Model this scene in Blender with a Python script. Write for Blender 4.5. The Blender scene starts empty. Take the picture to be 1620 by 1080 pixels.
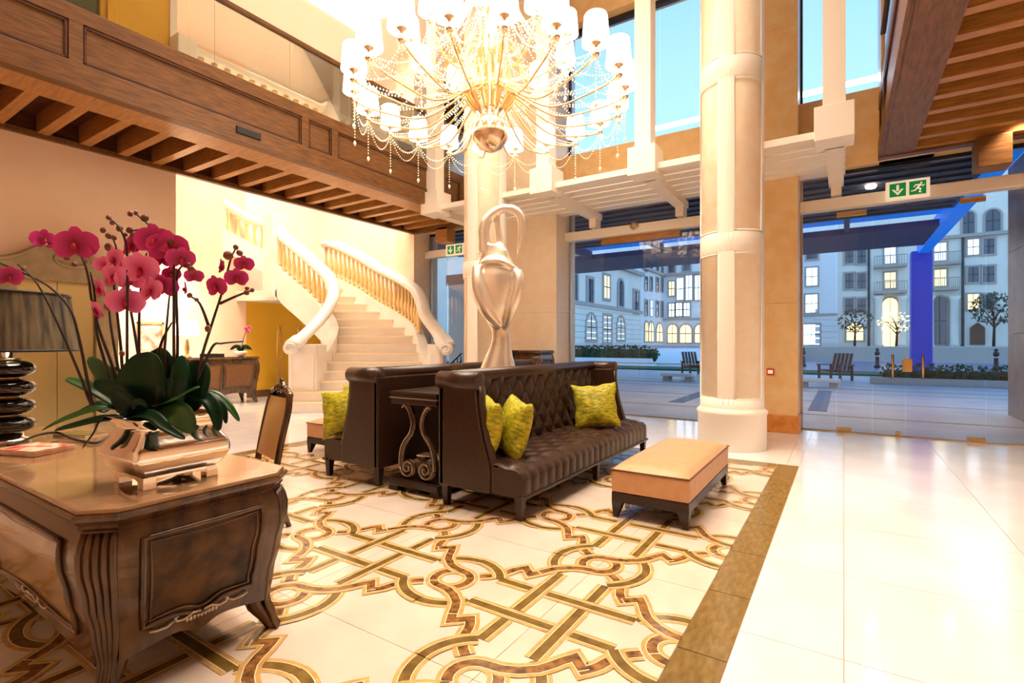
import bpy, math, random
from mathutils import Vector, Matrix
random.seed(7)
C = bpy.context.scene.collection
PI = math.pi
# ------------------------------------------------------------------ camera
F = 808.0; VPX = 1335.0; HY = 544.0; HC = 1.4
yaw = math.atan((VPX-810)/F)
FW = Vector((-math.sin(yaw), math.cos(yaw), 0)); RT = Vector((math.cos(yaw), math.sin(yaw), 0))
cd = bpy.data.cameras.new('camera'); cam = bpy.data.objects.new('camera', cd); C.objects.link(cam)
cam.location = (0, 0, HC); cam.rotation_euler = (PI/2, 0, yaw)
cd.sensor_width = 36; cd.lens = F*36/1620; cd.shift_y = (HY-540)/1620; cd.clip_start = .02; cd.clip_end = 400
sc = bpy.context.scene; sc.camera = cam
sc.view_settings.view_transform = 'Standard'; sc.view_settings.look = 'None'
sc.view_settings.gamma = 1; sc.view_settings.use_curve_mapping = False
sc.view_settings.exposure = 0.55
try:
    sc.cycles.max_bounces = 7; sc.cycles.diffuse_bounces = 4; sc.cycles.glossy_bounces = 3
    sc.cycles.transparent_max_bounces = 12; sc.cycles.sample_clamp_indirect = 6
    sc.cycles.caustics_reflective = False; sc.cycles.caustics_refractive = False
except Exception: pass
# ------------------------------------------------------------------ sky (blue dusk)
w = bpy.data.worlds.new('dusk'); sc.world = w; w.use_nodes = True
nt = w.node_tree; nt.nodes.clear()
wo = nt.nodes.new('ShaderNodeOutputWorld'); bg = nt.nodes.new('ShaderNodeBackground')
tc = nt.nodes.new('ShaderNodeTexCoord'); sx = nt.nodes.new('ShaderNodeSeparateXYZ'); cr = nt.nodes.new('ShaderNodeValToRGB')
nt.links.new(tc.outputs['Generated'], sx.inputs[0]); nt.links.new(sx.outputs['Z'], cr.inputs[0])
nt.links.new(cr.outputs[0], bg.inputs[0]); nt.links.new(bg.outputs[0], wo.inputs[0])
cr.color_ramp.elements[0].position = 0.0; cr.color_ramp.elements[0].color = (.66, .80, .93, 1)
cr.color_ramp.elements[1].position = .75; cr.color_ramp.elements[1].color = (.16, .42, .85, 1)
e_ = cr.color_ramp.elements.new(.3); e_.color = (.38, .64, .94, 1)
bg.inputs[1].default_value = 1.3
# ------------------------------------------------------------------ lights of the room, with added area fill
def lamp(name, kind, loc, power, col=(1, .80, .56), size=.3, aim=None, spot=1.2, blend=.6, sy=None, spread=None):
    l = bpy.data.lights.new(name, kind); l.energy = power; l.color = col
    if kind == 'AREA':
        l.size = size
        if spread: l.spread = spread
        if sy: l.shape = 'RECTANGLE'; l.size_y = sy
    else: l.shadow_soft_size = size
    if kind == 'SPOT': l.spot_size = spot; l.spot_blend = blend
    o = bpy.data.objects.new(name, l); C.objects.link(o); o.location = loc
    if aim is not None: o.rotation_euler = (Vector(aim)-Vector(loc)).to_track_quat('-Z', 'Y').to_euler()
    return o
WARM = (1, .76, .50); SOFT = (1, .83, .67); PALE = (1, .93, .86)
lamp('ceiling_fill_main', 'AREA', (-3.0, 4.0, 8.3), 320, SOFT, 5, (-3.0, 4.0, 0), spread=1.75)  # unseen area light added to brighten the hall
lamp('ceiling_fill_stair', 'AREA', (-10.6, 6.6, 8.2), 190, SOFT, 3, (-10.6, 6.6, 0), spread=2.2)  # unseen area light added to brighten the stairs
lamp('ceiling_fill_entry', 'AREA', (2.2, 5.0, 4.36), 58, PALE, 1.5, (2.2, 5.0, 0))  # unseen area light added to whiten the entrance floor
# ------------------------------------------------------------------ geometry helpers
def ray(u, v):
    return RT*((u-810)/F) + FW + Vector((0, 0, (HY-v)/F))
O = Vector((0, 0, HC))
def at_y(u, v, y): d = ray(u, v); return O + d*(y/d.y)
def at_x(u, v, x): d = ray(u, v); return O + d*(x/d.x)
def at_z(u, v, z): d = ray(u, v); return O + d*((z-HC)/d.z)
def at_d(u, v, t): return O + ray(u, v)*t
def proj(p):
    t = p[0]*FW.x+p[1]*FW.y; r = p[0]*RT.x+p[1]*RT.y
    return (810+F*r/t, HY-F*(p[2]-HC)/t) if t > .05 else (9e9, 9e9)
class MB:
    def __init__(s): s.v = []; s.f = []; s.m = []; s.cur = 0
    def add(s, vs, fs):
        n = len(s.v); s.v += [tuple(v) for v in vs]
        for f in fs: s.f.append(tuple(i+n for i in f)); s.m.append(s.cur)
        return s
    def mi(s, i): s.cur = i; return s
    def box(s, x0, x1, y0, y1, z0, z1):
        x0, x1 = min(x0, x1), max(x0, x1); y0, y1 = min(y0, y1), max(y0, y1); z0, z1 = min(z0, z1), max(z0, z1)
        return s.add([(x0,y0,z0),(x1,y0,z0),(x1,y1,z0),(x0,y1,z0),(x0,y0,z1),(x1,y0,z1),(x1,y1,z1),(x0,y1,z1)],
              [(3,2,1,0),(4,5,6,7),(0,1,5,4),(1,2,6,5),(2,3,7,6),(3,0,4,7)])
    def taper(s, cx, cy, z0, z1, a0, b0, a1, b1, dx=0, dy=0):   # frustum: half sizes at bottom and top
        return s.add([(cx-a0+dx,cy-b0+dy,z0),(cx+a0+dx,cy-b0+dy,z0),(cx+a0+dx,cy+b0+dy,z0),(cx-a0+dx,cy+b0+dy,z0),
                      (cx-a1,cy-b1,z1),(cx+a1,cy-b1,z1),(cx+a1,cy+b1,z1),(cx-a1,cy+b1,z1)],
              [(3,2,1,0),(4,5,6,7),(0,1,5,4),(1,2,6,5),(2,3,7,6),(3,0,4,7)])
    def bar(s, p, q, a, b, up=(0,0,1)):                          # rectangular bar p->q, widths a (side) b (up)
        p = Vector(p); q = Vector(q); d = (q-p).normalized(); up = Vector(up)
        if abs(d.dot(up)) > .98: up = Vector((0,1,0))
        x = d.cross(up).normalized()*a/2; y = x.cross(d).normalized()*b/2
        vs = [p-x-y,p+x-y,p+x+y,p-x+y,q-x-y,q+x-y,q+x+y,q-x+y]
        return s.add(vs, [(0,1,2,3),(7,6,5,4),(0,4,5,1),(1,5,6,2),(2,6,7,3),(3,7,4,0)])
    def prism(s, poly, z0, z1, fn=None):                          # poly in plane; fn maps (a,b,c)->xyz
        fn = fn or (lambda a, b, c: (a, b, c)); n = len(poly)
        vs = [fn(a, b, z0) for a, b in poly]+[fn(a, b, z1) for a, b in poly]
        fs = [tuple(range(n-1, -1, -1)), tuple(range(n, 2*n))]+[(i, (i+1) % n, n+(i+1) % n, n+i) for i in range(n)]
        return s.add(vs, fs)
    def grid(s, fn, nu, nv, cu=False, cv=False):
        vs = []; U = nu if cu else nu+1; V = nv if cv else nv+1
        for i in range(U):
            for j in range(V): vs.append(fn(i/nu, j/nv))
        fs = []
        for i in range(nu):
            for j in range(nv):
                a = i % U; b = (i+1) % U; c = j % V; d = (j+1) % V
                fs.append((a*V+c, b*V+c, b*V+d, a*V+d))
        return s.add(vs, fs)
    def lathe(s, prof, n=16, o=(0,0,0), cap=True):
        vs = []; m = len(prof)
        for i in range(n):
            a = 2*PI*i/n
            for r, z in prof: vs.append((o[0]+r*math.cos(a), o[1]+r*math.sin(a), o[2]+z))
        fs = [(i*m+j, ((i+1) % n)*m+j, ((i+1) % n)*m+j+1, i*m+j+1) for i in range(n) for j in range(m-1)]
        if cap: fs += [tuple(i*m for i in range(n-1, -1, -1)), tuple(i*m+m-1 for i in range(n))]
        return s.add(vs, fs)
    def tube(s, pts, r, n=8, closed=False, flat=1.0, up=None):
        pts = [Vector(p) for p in pts]; m = len(pts); rs = r if isinstance(r, (list, tuple)) else [r]*m
        nrm = None; rings = []
        for i, p in enumerate(pts):
            if closed: t = pts[(i+1) % m]-pts[i-1]
            else: t = pts[min(i+1, m-1)]-pts[max(i-1, 0)]
            t.normalize()
            if up is not None: nrm = Vector(up)
            elif nrm is None: nrm = Vector((0,0,1)) if abs(t.z) < .9 else Vector((1,0,0))
            nrm = nrm-t*nrm.dot(t)
            if nrm.length < 1e-5: nrm = t.orthogonal()
            nrm.normalize(); b = t.cross(nrm)
            rings.append([p+nrm*(math.cos(2*PI*k/n)*rs[i])+b*(math.sin(2*PI*k/n)*rs[i]*flat) for k in range(n)])
        vs = [q for g in rings for q in g]; fs = []
        for i in range(m if closed else m-1):
            for k in range(n):
                a = i*n+k; b_ = i*n+(k+1) % n; c = ((i+1) % m)*n+(k+1) % n; d = ((i+1) % m)*n+k
                fs.append((a, b_, c, d))
        if not closed: fs += [tuple(range(n-1, -1, -1)), tuple((m-1)*n+k for k in range(n))]
        return s.add(vs, fs)
    def ball(s, c, rx, ry=None, rz=None, nu=10, nv=6):
        ry = ry or rx; rz = rz or rx
        vs = [(c[0], c[1], c[2]-rz)]
        for j in range(1, nv):
            ph = -PI/2+PI*j/nv
            for i in range(nu):
                a = 2*PI*i/nu; vs.append((c[0]+rx*math.cos(ph)*math.cos(a), c[1]+ry*math.cos(ph)*math.sin(a), c[2]+rz*math.sin(ph)))
        vs.append((c[0], c[1], c[2]+rz)); fs = []; L = len(vs)-1
        for i in range(nu):
            fs.append((0, 1+(i+1) % nu, 1+i)); fs.append((L, L-nu+i, L-nu+(i+1) % nu))
        for j in range(nv-2):
            for i in range(nu):
                a = 1+j*nu+i; b = 1+j*nu+(i+1) % nu
                fs.append((a, b, b+nu, a+nu))
        return s.add(vs, fs)
    def octa(s, c, r, rz=None):
        rz = rz or r; x, y, z = c
        return s.add([(x+r,y,z),(x,y+r,z),(x-r,y,z),(x,y-r,z),(x,y,z+rz),(x,y,z-rz)],
                     [(0,1,4),(1,2,4),(2,3,4),(3,0,4),(1,0,5),(2,1,5),(3,2,5),(0,3,5)])
    def mesh(s, name, mats, smooth=False):
        me = bpy.data.meshes.new(name); me.from_pydata(s.v, [], s.f)
        for m in (mats if isinstance(mats, (list, tuple)) else [mats]): me.materials.append(m)
        me.polygons.foreach_set('material_index', s.m)
        if smooth: me.polygons.foreach_set('use_smooth', [True]*len(s.f))
        me.update(); return me
    def obj(s, name, mats, parent=None, smooth=False, bevel=0, loc=None, sub=0, ang=None):
        o = bpy.data.objects.new(name, s.mesh(name, mats, smooth)); C.objects.link(o)
        if parent: o.parent = parent
        if loc: o.location = loc
        if bevel:
            b = o.modifiers.new('edge', 'BEVEL'); b.width = bevel; b.segments = 2; b.limit_method = 'ANGLE'; b.angle_limit = .6
        if sub:
            m = o.modifiers.new('sub', 'SUBSURF'); m.levels = sub; m.render_levels = sub
        return o
def tag(o, label, cat, group=None, kind=None):
    o['label'] = label; o['category'] = cat
    if group: o['group'] = group
    if kind: o['kind'] = kind
    return o
def struct(o, label=None): 
    o['kind'] = 'structure'
    if label: o['label'] = label
    return o
def thing(name, label, cat, loc=(0,0,0), rz=0, group=None):
    o = bpy.data.objects.new(name, None); C.objects.link(o); o.location = loc; o.rotation_euler = (0, 0, rz)
    o.empty_display_size = .1
    return tag(o, label, cat, group)
def empty_struct(name, label, loc=(0,0,0)):
    o = bpy.data.objects.new(name, None); C.objects.link(o); o.location = loc; return struct(o, label)
def dup(o, parent=None):
    c = o.copy(); C.objects.link(c)
    if parent: c.parent = parent
    for ch in list(o.children): dup(ch, c)
    return c
def inst(name, me, parent, loc, rot=(0,0,0), scale=(1,1,1)):
    o = bpy.data.objects.new(name, me); C.objects.link(o); o.parent = parent
    o.location = loc; o.rotation_euler = rot; o.scale = scale; return o
def catmull(pts, k=6, closed=False):
    pts = [Vector(p) for p in pts]; n = len(pts); out = []
    for i in range(n if closed else n-1):
        if closed: a, b, c, d = pts[i-1], pts[i], pts[(i+1) % n], pts[(i+2) % n]
        else: a, b, c, d = pts[max(i-1, 0)], pts[i], pts[i+1], pts[min(i+2, n-1)]
        for j in range(k):
            t = j/k
            out.append(.5*((2*b)+(c-a)*t+(2*a-5*b+4*c-d)*t*t+(3*b-a-3*c+d)*t**3))
    if not closed: out.append(pts[-1])
    return out
# ------------------------------------------------------------------ materials
def lin(c):
    return tuple((x/255/12.92 if x/255 <= .04045 else ((x/255+.055)/1.055)**2.4) for x in c)
def mat(name, rgb, rough=.5, metal=0, rgb2=None, scale=4, stretch=(1,1,1), emit=0, bump=0, bscale=None, detail=4, kind='noise', spec=.5, coat=0, lo=.35, hi=.65, ecol=None):
    m = bpy.data.materials.new(name); m.use_nodes = True; n = m.node_tree.nodes; l = m.node_tree.links
    p = n['Principled BSDF']; p.inputs['Base Color'].default_value = (*lin(rgb), 1)
    p.inputs['Roughness'].default_value = rough; p.inputs['Metallic'].default_value = metal
    p.inputs['Specular IOR Level'].default_value = spec
    if coat: p.inputs['Coat Weight'].default_value = coat; p.inputs['Coat Roughness'].default_value = .08
    if rgb2 or bump:
        t = n.new('ShaderNodeTexCoord'); mp = n.new('ShaderNodeMapping'); mp.inputs['Scale'].default_value = stretch
        l.new(t.outputs['Object'], mp.inputs[0])
        if kind == 'radial':
            tx = n.new('ShaderNodeTexGradient'); tx.gradient_type = 'SPHERICAL'
        elif kind == 'wave':
            tx = n.new('ShaderNodeTexWave'); tx.inputs['Scale'].default_value = scale; tx.inputs['Distortion'].default_value = 6
            tx.inputs['Detail'].default_value = detail
        elif kind == 'voronoi':
            tx = n.new('ShaderNodeTexVoronoi'); tx.inputs['Scale'].default_value = scale
        else:
            tx = n.new('ShaderNodeTexNoise'); tx.inputs['Scale'].default_value = scale; tx.inputs['Detail'].default_value = detail
        l.new(mp.outputs[0], tx.inputs[0])
        fac = tx.outputs['Fac'] if 'Fac' in tx.outputs else tx.outputs['Distance']
        if rgb2:
            r = n.new('ShaderNodeValToRGB'); r.color_ramp.elements[0].color = (*lin(rgb), 1); r.color_ramp.elements[1].color = (*lin(rgb2), 1)
            r.color_ramp.elements[0].position = lo; r.color_ramp.elements[1].position = hi
            l.new(fac, r.inputs[0]); l.new(r.outputs[0], p.inputs['Base Color'])
        if bump:
            b = n.new('ShaderNodeBump'); b.inputs['Strength'].default_value = bump; b.inputs['Distance'].default_value = .01
            if bscale:
                t2 = n.new('ShaderNodeTexNoise'); t2.inputs['Scale'].default_value = bscale; l.new(mp.outputs[0], t2.inputs['Vector']); l.new(t2.outputs['Fac'], b.inputs['Height'])
            else: l.new(fac, b.inputs['Height'])
            l.new(b.outputs[0], p.inputs['Normal'])
    if emit:
        p.inputs['Emission Color'].default_value = (*lin(ecol or rgb), 1); p.inputs['Emission Strength'].default_value = emit
    return m
def glass_mat(name, tint=(235,242,248), refl=1.0, rough=0.0):
    m = bpy.data.materials.new(name); m.use_nodes = True; n = m.node_tree.nodes; l = m.node_tree.links; n.clear()
    o = n.new('ShaderNodeOutputMaterial'); mx = n.new('ShaderNodeMixShader'); t = n.new('ShaderNodeBsdfTransparent'); g = n.new('ShaderNodeBsdfGlossy')
    f = n.new('ShaderNodeFresnel'); f.inputs[0].default_value = 1.45
    g.inputs['Roughness'].default_value = rough; t.inputs[0].default_value = (*lin(tint), 1)
    ml = n.new('ShaderNodeMath'); ml.operation = 'MULTIPLY'; ml.inputs[1].default_value = refl; l.new(f.outputs[0], ml.inputs[0])
    l.new(ml.outputs[0], mx.inputs[0]); l.new(t.outputs[0], mx.inputs[1]); l.new(g.outputs[0], mx.inputs[2]); l.new(mx.outputs[0], o.inputs[0])
    return m
M = {}
M['tile'] = mat('cream marble tile', (216,197,180), .13, rgb2=(229,213,197), scale=2.2, coat=.3)
M['tile_white'] = mat('white marble tile', (230,226,226), .12, rgb2=(240,237,236), scale=1.6, coat=.3)
M['grout'] = mat('floor grout', (205,178,150), .7)
M['inlay_edge'] = mat('tan marble inlay', (196,152,84), .16, rgb2=(214,176,112), scale=16)
M['inlay_line'] = mat('ivory inlay line', (245,226,190), .2)
M['inlay_dark'] = mat('olive brown marble inlay', (104,80,36), .15, rgb2=(134,106,52), scale=14)
M['inlay_brown'] = mat('mottled brown marble inlay', (84,58,30), .15, rgb2=(168,116,64), scale=22, detail=8)
M['border'] = mat('brown marble border', (112,88,42), .13, rgb2=(138,112,62), scale=7, detail=8)
M['wall'] = mat('warm cream plaster', (248,213,182), .7, rgb2=(250,220,192), scale=2)
M['wall_white'] = mat('white plaster', (244,234,224), .6)
M['wall_yellow'] = mat('ochre plaster', (232,182,44), .7)
M['marble'] = mat('honey marble cladding', (242,198,134), .28, rgb2=(248,214,162), scale=5, detail=8)
M['marble_pale'] = mat('pale marble cladding', (248,224,192), .28, rgb2=(251,234,210), scale=6, detail=8)
M['skirt'] = mat('amber marble skirting', (206,124,50), .25, rgb2=(224,150,76), scale=9)
M['white'] = mat('white paint', (250,240,226), .4)
M['stone_white'] = mat('white stone stair', (248,243,238), .35, rgb2=(244,236,226), scale=3)
M['baluster'] = mat('honey stone baluster', (240,204,140), .4)
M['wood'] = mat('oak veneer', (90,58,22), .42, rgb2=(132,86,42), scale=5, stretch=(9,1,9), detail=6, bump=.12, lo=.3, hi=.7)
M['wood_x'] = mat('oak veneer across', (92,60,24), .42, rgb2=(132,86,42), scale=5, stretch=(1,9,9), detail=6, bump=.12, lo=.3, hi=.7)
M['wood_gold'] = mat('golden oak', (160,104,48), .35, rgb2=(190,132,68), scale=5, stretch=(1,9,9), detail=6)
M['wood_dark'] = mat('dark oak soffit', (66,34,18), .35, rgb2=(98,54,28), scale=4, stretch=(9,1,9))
M['walnut'] = mat('polished walnut', (54,32,14), .22, rgb2=(94,60,27), scale=6, stretch=(2,2,.6), detail=6, coat=.4)
M['burl'] = mat('dark burl panel', (38,23,11), .42, rgb2=(92,62,30), scale=9, detail=8, coat=0, spec=.3)
M['burl_lit'] = mat('lit burl panel', (120,84,34), .22, rgb2=(160,118,54), scale=4, detail=8, coat=.4)  # same burl made lighter: light on the long side put into the colour
M['espresso'] = mat('espresso wood', (38,20,14), .3)
M['leather'] = mat('brown leather', (48,29,18), .32, rgb2=(60,37,24), scale=30, bump=.05, bscale=220)
M['tan'] = mat('tan leather', (206,156,112), .45, rgb2=(214,166,122), scale=12)
M['piping'] = mat('brown piping', (120,76,44), .5)
M['velvet'] = mat('lime crushed velvet', (126,128,16), .6, rgb2=(208,192,26), scale=16, stretch=(1,1,2.6), detail=8, bump=.5, bscale=40)
M['silver'] = mat('polished silver', (252,244,234), .08, 1, bump=.05, bscale=18)
M['statue'] = mat('polished pale metal', (255,244,228), .26, .72)
M['chrome'] = mat('chrome', (220,216,208), .12, 1)
M['brass'] = mat('brushed brass', (206,176,122), .25, 1)
M['steel'] = mat('brushed steel', (190,180,165), .3, 1)
M['gold_door'] = mat('brushed gold lift door', (200,184,132), .3, 1, bump=.05, bscale=60)
M['lift_stone'] = mat('grey brown stone', (150,128,92), .35, rgb2=(168,146,108), scale=6)
M['portal'] = mat('grey brown portal stone', (122,104,84), .35, rgb2=(146,124,98), scale=3)
M['black'] = mat('black', (14,13,12), .4)
M['black_gloss'] = mat('black glass', (18,14,12), .08, coat=.6)
M['shade_dark'] = mat('dark pleated silk shade', (34,27,20), .7, rgb2=(104,90,64), scale=26, stretch=(1,1,.04), detail=8)
M['glow'] = mat('lit white shade', (255,248,236), .6, emit=2.6, ecol=(255,236,205))
M['bulb'] = mat('lamp lens', (255,246,230), .4, emit=14, ecol=(255,232,196))
M['green'] = mat('exit sign green', (16,128,66), .4, emit=.35)
M['sign_white'] = mat('exit sign white', (250,238,206), .4, emit=.3)
M['red'] = mat('red plastic', (214,60,34), .4)
M['leaf'] = mat('orchid leaf', (4,34,13), .36, spec=.22, rgb2=(12,56,24), scale=4)
M['leaf2'] = mat('light orchid leaf', (24,66,24), .3, rgb2=(40,88,34), scale=4)
M['stem'] = mat('orchid stem', (44,24,16), .5)
M['bud'] = mat('orchid bud', (122,62,40), .5)
M['petal'] = mat('magenta petal', (220,44,140), .5, rgb2=(140,0,60), kind='radial', lo=.05, hi=.85)  # deeper centre painted in to shade each flower
M['petal_pink'] = mat('pink petal', (250,132,188), .5, rgb2=(196,24,100), kind='radial', lo=.05, hi=.9)  # shading painted towards the centre here too
M['lip'] = mat('orchid lip', (190,20,60), .5)
M['moss'] = mat('dark moss', (28,30,16), .9)
M['paper'] = mat('paper edges', (226,210,186), .7)
M['cover'] = mat('printed red cover', (206,62,44), .3, rgb2=(246,214,190), scale=14, detail=6, lo=.42, hi=.56)
M['pad'] = mat('olive notepad', (112,98,46), .5)
M['rose'] = mat('rose silver metal', (246,216,186), .22, 1)
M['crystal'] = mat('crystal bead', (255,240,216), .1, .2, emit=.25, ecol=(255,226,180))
M['amber'] = mat('amber glass arm', (250,210,150), .12, .55)
M['glass'] = glass_mat('clear glass', (247,250,252), 1.0)
M['glass_rail'] = glass_mat('railing glass', (244,244,238), .8)
M['pane_ext'] = mat('dusk window pane', (60,82,104), .1, spec=.8)
M['pane_lit'] = mat('lit window pane', (255,228,160), .4, emit=1.5, ecol=(255,222,150))
M['pane_white'] = mat('white lit pane', (235,244,255), .4, emit=1.6)
M['render_wall'] = mat('pale rendered facade', (238,236,226), .8, rgb2=(230,228,218), scale=.6)
M['render_white'] = mat('white rendered facade', (236,238,240), .8)
M['trim_stone'] = mat('stone trim', (176,170,162), .8)
M['frame_ext'] = mat('dark window frame', (70,74,80), .6)
M['awning'] = mat('dark canopy soffit', (84,84,104), .6)
M['blue_lit'] = mat('blue lit panel', (20,90,215), .5, emit=.5, ecol=(6,112,205))
M['blue_post'] = mat('blue lit column', (40,56,170), .5, emit=.16, ecol=(44,60,210))
M['paving'] = mat('plaza paving', (176,166,170), .4, rgb2=(196,184,184), scale=1.2)
M['paving_blue'] = mat('slate paving band', (84,96,124), .5)
M['grass'] = mat('lawn', (44,72,40), .9, rgb2=(60,92,50), scale=8)
M['hedge'] = mat('hedge leaf', (26,52,26), .8, rgb2=(48,78,40), scale=10)
M['tree'] = mat('tree leaf', (40,60,40), .8, rgb2=(66,84,52), scale=8)
M['bark'] = mat('bark', (62,48,40), .9)
M['teak'] = mat('teak', (104,78,64), .6)
M['iron'] = mat('dark iron', (26,28,34), .5)
# ================================================================== SETTING
YG = 9.7; ZC = 8.6
# ---- floor: slab, marble tiles, inlaid interlace
floor = struct(MB().box(-13.2, 3.9, -2.6, 9.9, -.2, -.006).obj('floor', M['grout']), 'polished cream marble floor with an inlaid brown interlace field')
unit = MB().box(-.5, .5, -.5, .5, -1, 0).mesh('tile', M['tile']); unit_w = MB().box(-.5, .5, -.5, .5, -1, 0).mesh('tile_white', M['tile_white'])
unit_b = MB().box(-.5, .5, -.5, .5, -1, 0).mesh('border_tile', M['border'])
def tiles(me, name, xs, ys, gap=.004):
    for x0, x1 in zip(xs, xs[1:]):
        for y0, y1 in zip(ys, ys[1:]):
            inst(name, me, floor, ((x0+x1)/2, (y0+y1)/2, 0), (0,0,0), (x1-x0-gap, y1-y0-gap, .02))
def rng(a, b, s):
    o = [a]
    while o[-1]+s < b-.05: o.append(o[-1]+s)
    return o+[b]
LX0, LX1, LY0, LY1 = -6.34, -.65, -.9, 6.48; BW = .22
tiles(unit_w, 'floor_tile', [LX1+BW, 0, 1, 2, 3, 3.9], rng(-1.3, 9.7, 1.0))
tiles(unit_w, 'floor_tile', rng(-13.2, LX0-BW, 1.0), rng(-.3, 9.7, 1.0))
tiles(unit_w, 'floor_tile', rng(LX0-BW, LX1+BW, 1.0), rng(LY1+BW, 9.7, 1.0))
L = .66; OX, OY = -1.96, 2.36
tiles(unit_b, 'border_tile', [LX1, LX1+BW], rng(LY0, LY1+BW, .66), .006)
tiles(unit_b, 'border_tile', [LX0-BW, LX0], rng(LY0, LY1+BW, .66), .006)
tiles(unit_b, 'border_tile', rng(LX0, LX1, .66), [LY1, LY1+BW], .006)
gx = [LX0]+[OX+i*L for i in range(-7, 2, 2) if LX0+.1 < OX+i*L < LX1-.1]+[LX1]
gy = [LY0]+[OY+i*L for i in range(-5, 8, 2) if LY0+.1 < OY+i*L < LY1-.1]+[LY1]
tiles(unit, 'cream_tile', gx, gy, .003)
def clip(poly):
    for ax, lim, sg in ((0, LX0, 1), (0, LX1, -1), (1, LY0, 1), (1, LY1, -1)):
        out = []
        for i in range(len(poly)):
            a, b = poly[i-1], poly[i]; da = (a[ax]-lim)*sg; db = (b[ax]-lim)*sg
            if (da >= 0) != (db >= 0):
                t = da/(da-db); out.append((a[0]+(b[0]-a[0])*t, a[1]+(b[1]-a[1])*t))
            if db >= 0: out.append(b)
        poly = out
        if not poly: return []
    return poly
def ribbon(mb, pts, hw, z, closed=False, joints=None):
    n = len(pts); off = []
    for i in range(n):
        if closed: a, b = pts[i-1], pts[(i+1) % n]; c = pts[i]
        else: a, b, c = pts[max(i-1, 0)], pts[min(i+1, n-1)], pts[i]
        d0 = Vector((c[0]-a[0], c[1]-a[1])); d1 = Vector((b[0]-c[0], b[1]-c[1]))
        if d0.length < 1e-6: d0 = d1
        if d1.length < 1e-6: d1 = d0
        d0.normalize(); d1.normalize(); n0 = Vector((-d0.y, d0.x)); n1 = Vector((-d1.y, d1.x)); mm = n0+n1
        if mm.length < .2: mm = n0
        mm.normalize(); k = hw/max(mm.dot(n0), .45); off.append(((c[0]+mm.x*k, c[1]+mm.y*k), (c[0]-mm.x*k, c[1]-mm.y*k)))
    for i in range(n if closed else n-1):
        p, q = off[i], off[(i+1) % n]; poly = clip([p[0], p[1], q[1], q[0]])
        if len(poly) >= 3:
            m = len(poly); vs = [(x, y, z) for x, y in poly]
            mb.add(vs, [tuple(range(m))])
HW = .048
def inlay(name, pts, centre, z, closed=False):
    w_ = [(OX+L*a, OY+L*b) for a, b in pts]
    if not any(-260 < proj((x, y, 0))[0] < 1900 and proj((x, y, 0))[1] < 1250 for x, y in w_): return
    if not any(LX0 < x < LX1 and LY0 < y < LY1 for x, y in w_): return
    mb = MB(); mb.mi(0); ribbon(mb, w_, HW, z, closed); mb.mi(1); ribbon(mb, w_, .0285, z+.0004, closed); mb.mi(2); ribbon(mb, w_, .0240, z+.0008, closed)
    # fine ivory joints across the strip
    mb.mi(1); acc = 0
    for i in range(1, len(w_)):
        a, b = Vector(w_[i-1]), Vector(w_[i]); acc += (b-a).length
        if acc > .42 and i < len(w_)-1:
            acc = 0; d = (b-a).normalized(); c = b; ribbon(mb, [tuple(c-d*.003), tuple(c+d*.003)], .027, z+.0012)
    if not mb.f: return
    mb.obj(name, [M['inlay_edge'], M['inlay_line'], centre], floor)
def seg(a, b, n=2): return [(a[0]+(b[0]-a[0])*i/n, a[1]+(b[1]-a[1])*i/n) for i in range(n+1)]
def arc(cx, cy, r, a0, a1, n=14): return [(cx+r*math.cos(math.radians(a0+(a1-a0)*i/n)), cy+r*math.sin(math.radians(a0+(a1-a0)*i/n))) for i in range(n+1)]
G = (HW+.006)/L; z1, z2, z3, z4 = .0012, .0024, .0036, .0048
for i in range(-8, 3):
    for j in range(-5, 8):
        if (i+j) % 2:
            if i % 2 and j % 2 == 0:                      # woven cross of four bars
                for sy in (-1, 1):
                    y = j+.22*sy; cuts = [i-.22*sy]; ends = [i-.63, i+.63]
                    a = ends[0]
                    for c in cuts+[None]:
                        e = c-G if c is not None else ends[1]
                        inlay('inlay_bar', seg((a, y), (e, y), 4), M['inlay_dark'], z2)
                        if c is not None: a = c+G
                for sx in (-1, 1):
                    x = i+.22*sx; c = j+.22*sx; 
                    inlay('inlay_bar', seg((x, j-.62), (x, c-G), 4), M['inlay_dark'], z2); inlay('inlay_bar', seg((x, c+G), (x, j+.62), 4), M['inlay_dark'], z2)
        else:
            if j % 2 == 0: arcs = ((32, 148), (212, 328))   # arcs above and below the ring
            else: arcs = ((122, 238), (-58, 58))
            for a0, a1 in arcs:
                for q0, q1 in ((a0, (a0+a1)/2), ((a0+a1)/2, a1)):
                    md = math.radians((q0+q1)/2); ov = (math.cos(md)*math.sin(md) > 0) == (j % 2 == 0)
                    inlay('inlay_arc', arc(i, j, .435, q0, q1, 8), M['inlay_dark'], z4 if ov else z1)
            inlay('inlay_ring', arc(i, j, .165, 0, 345, 23), M['inlay_brown'], z2, True)
            for sx in (-1, 1):                               # strands to the two upper neighbours, with a zigzag in the middle
                sw = [(.0, .165), (.10, .178), (.20, .225), (.30, .305), (.355, .39), (.395, .47), (.445, .55)]
                bu = [(.19, .165), (.25, .215), (.31, .285), (.35, .365), (.375, .44), (.40, .49), (.445, .55)]
                first = (sx < 0) == (j % 2 == 0)
                h0, h1 = (sw, bu) if first else (bu, sw)
                p = h0+[(1-a, 1-b) for a, b in reversed(h1)]
                inlay('inlay_strand', [(i+sx*a, j+b) for a, b in p], M['inlay_brown'], z3)
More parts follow.
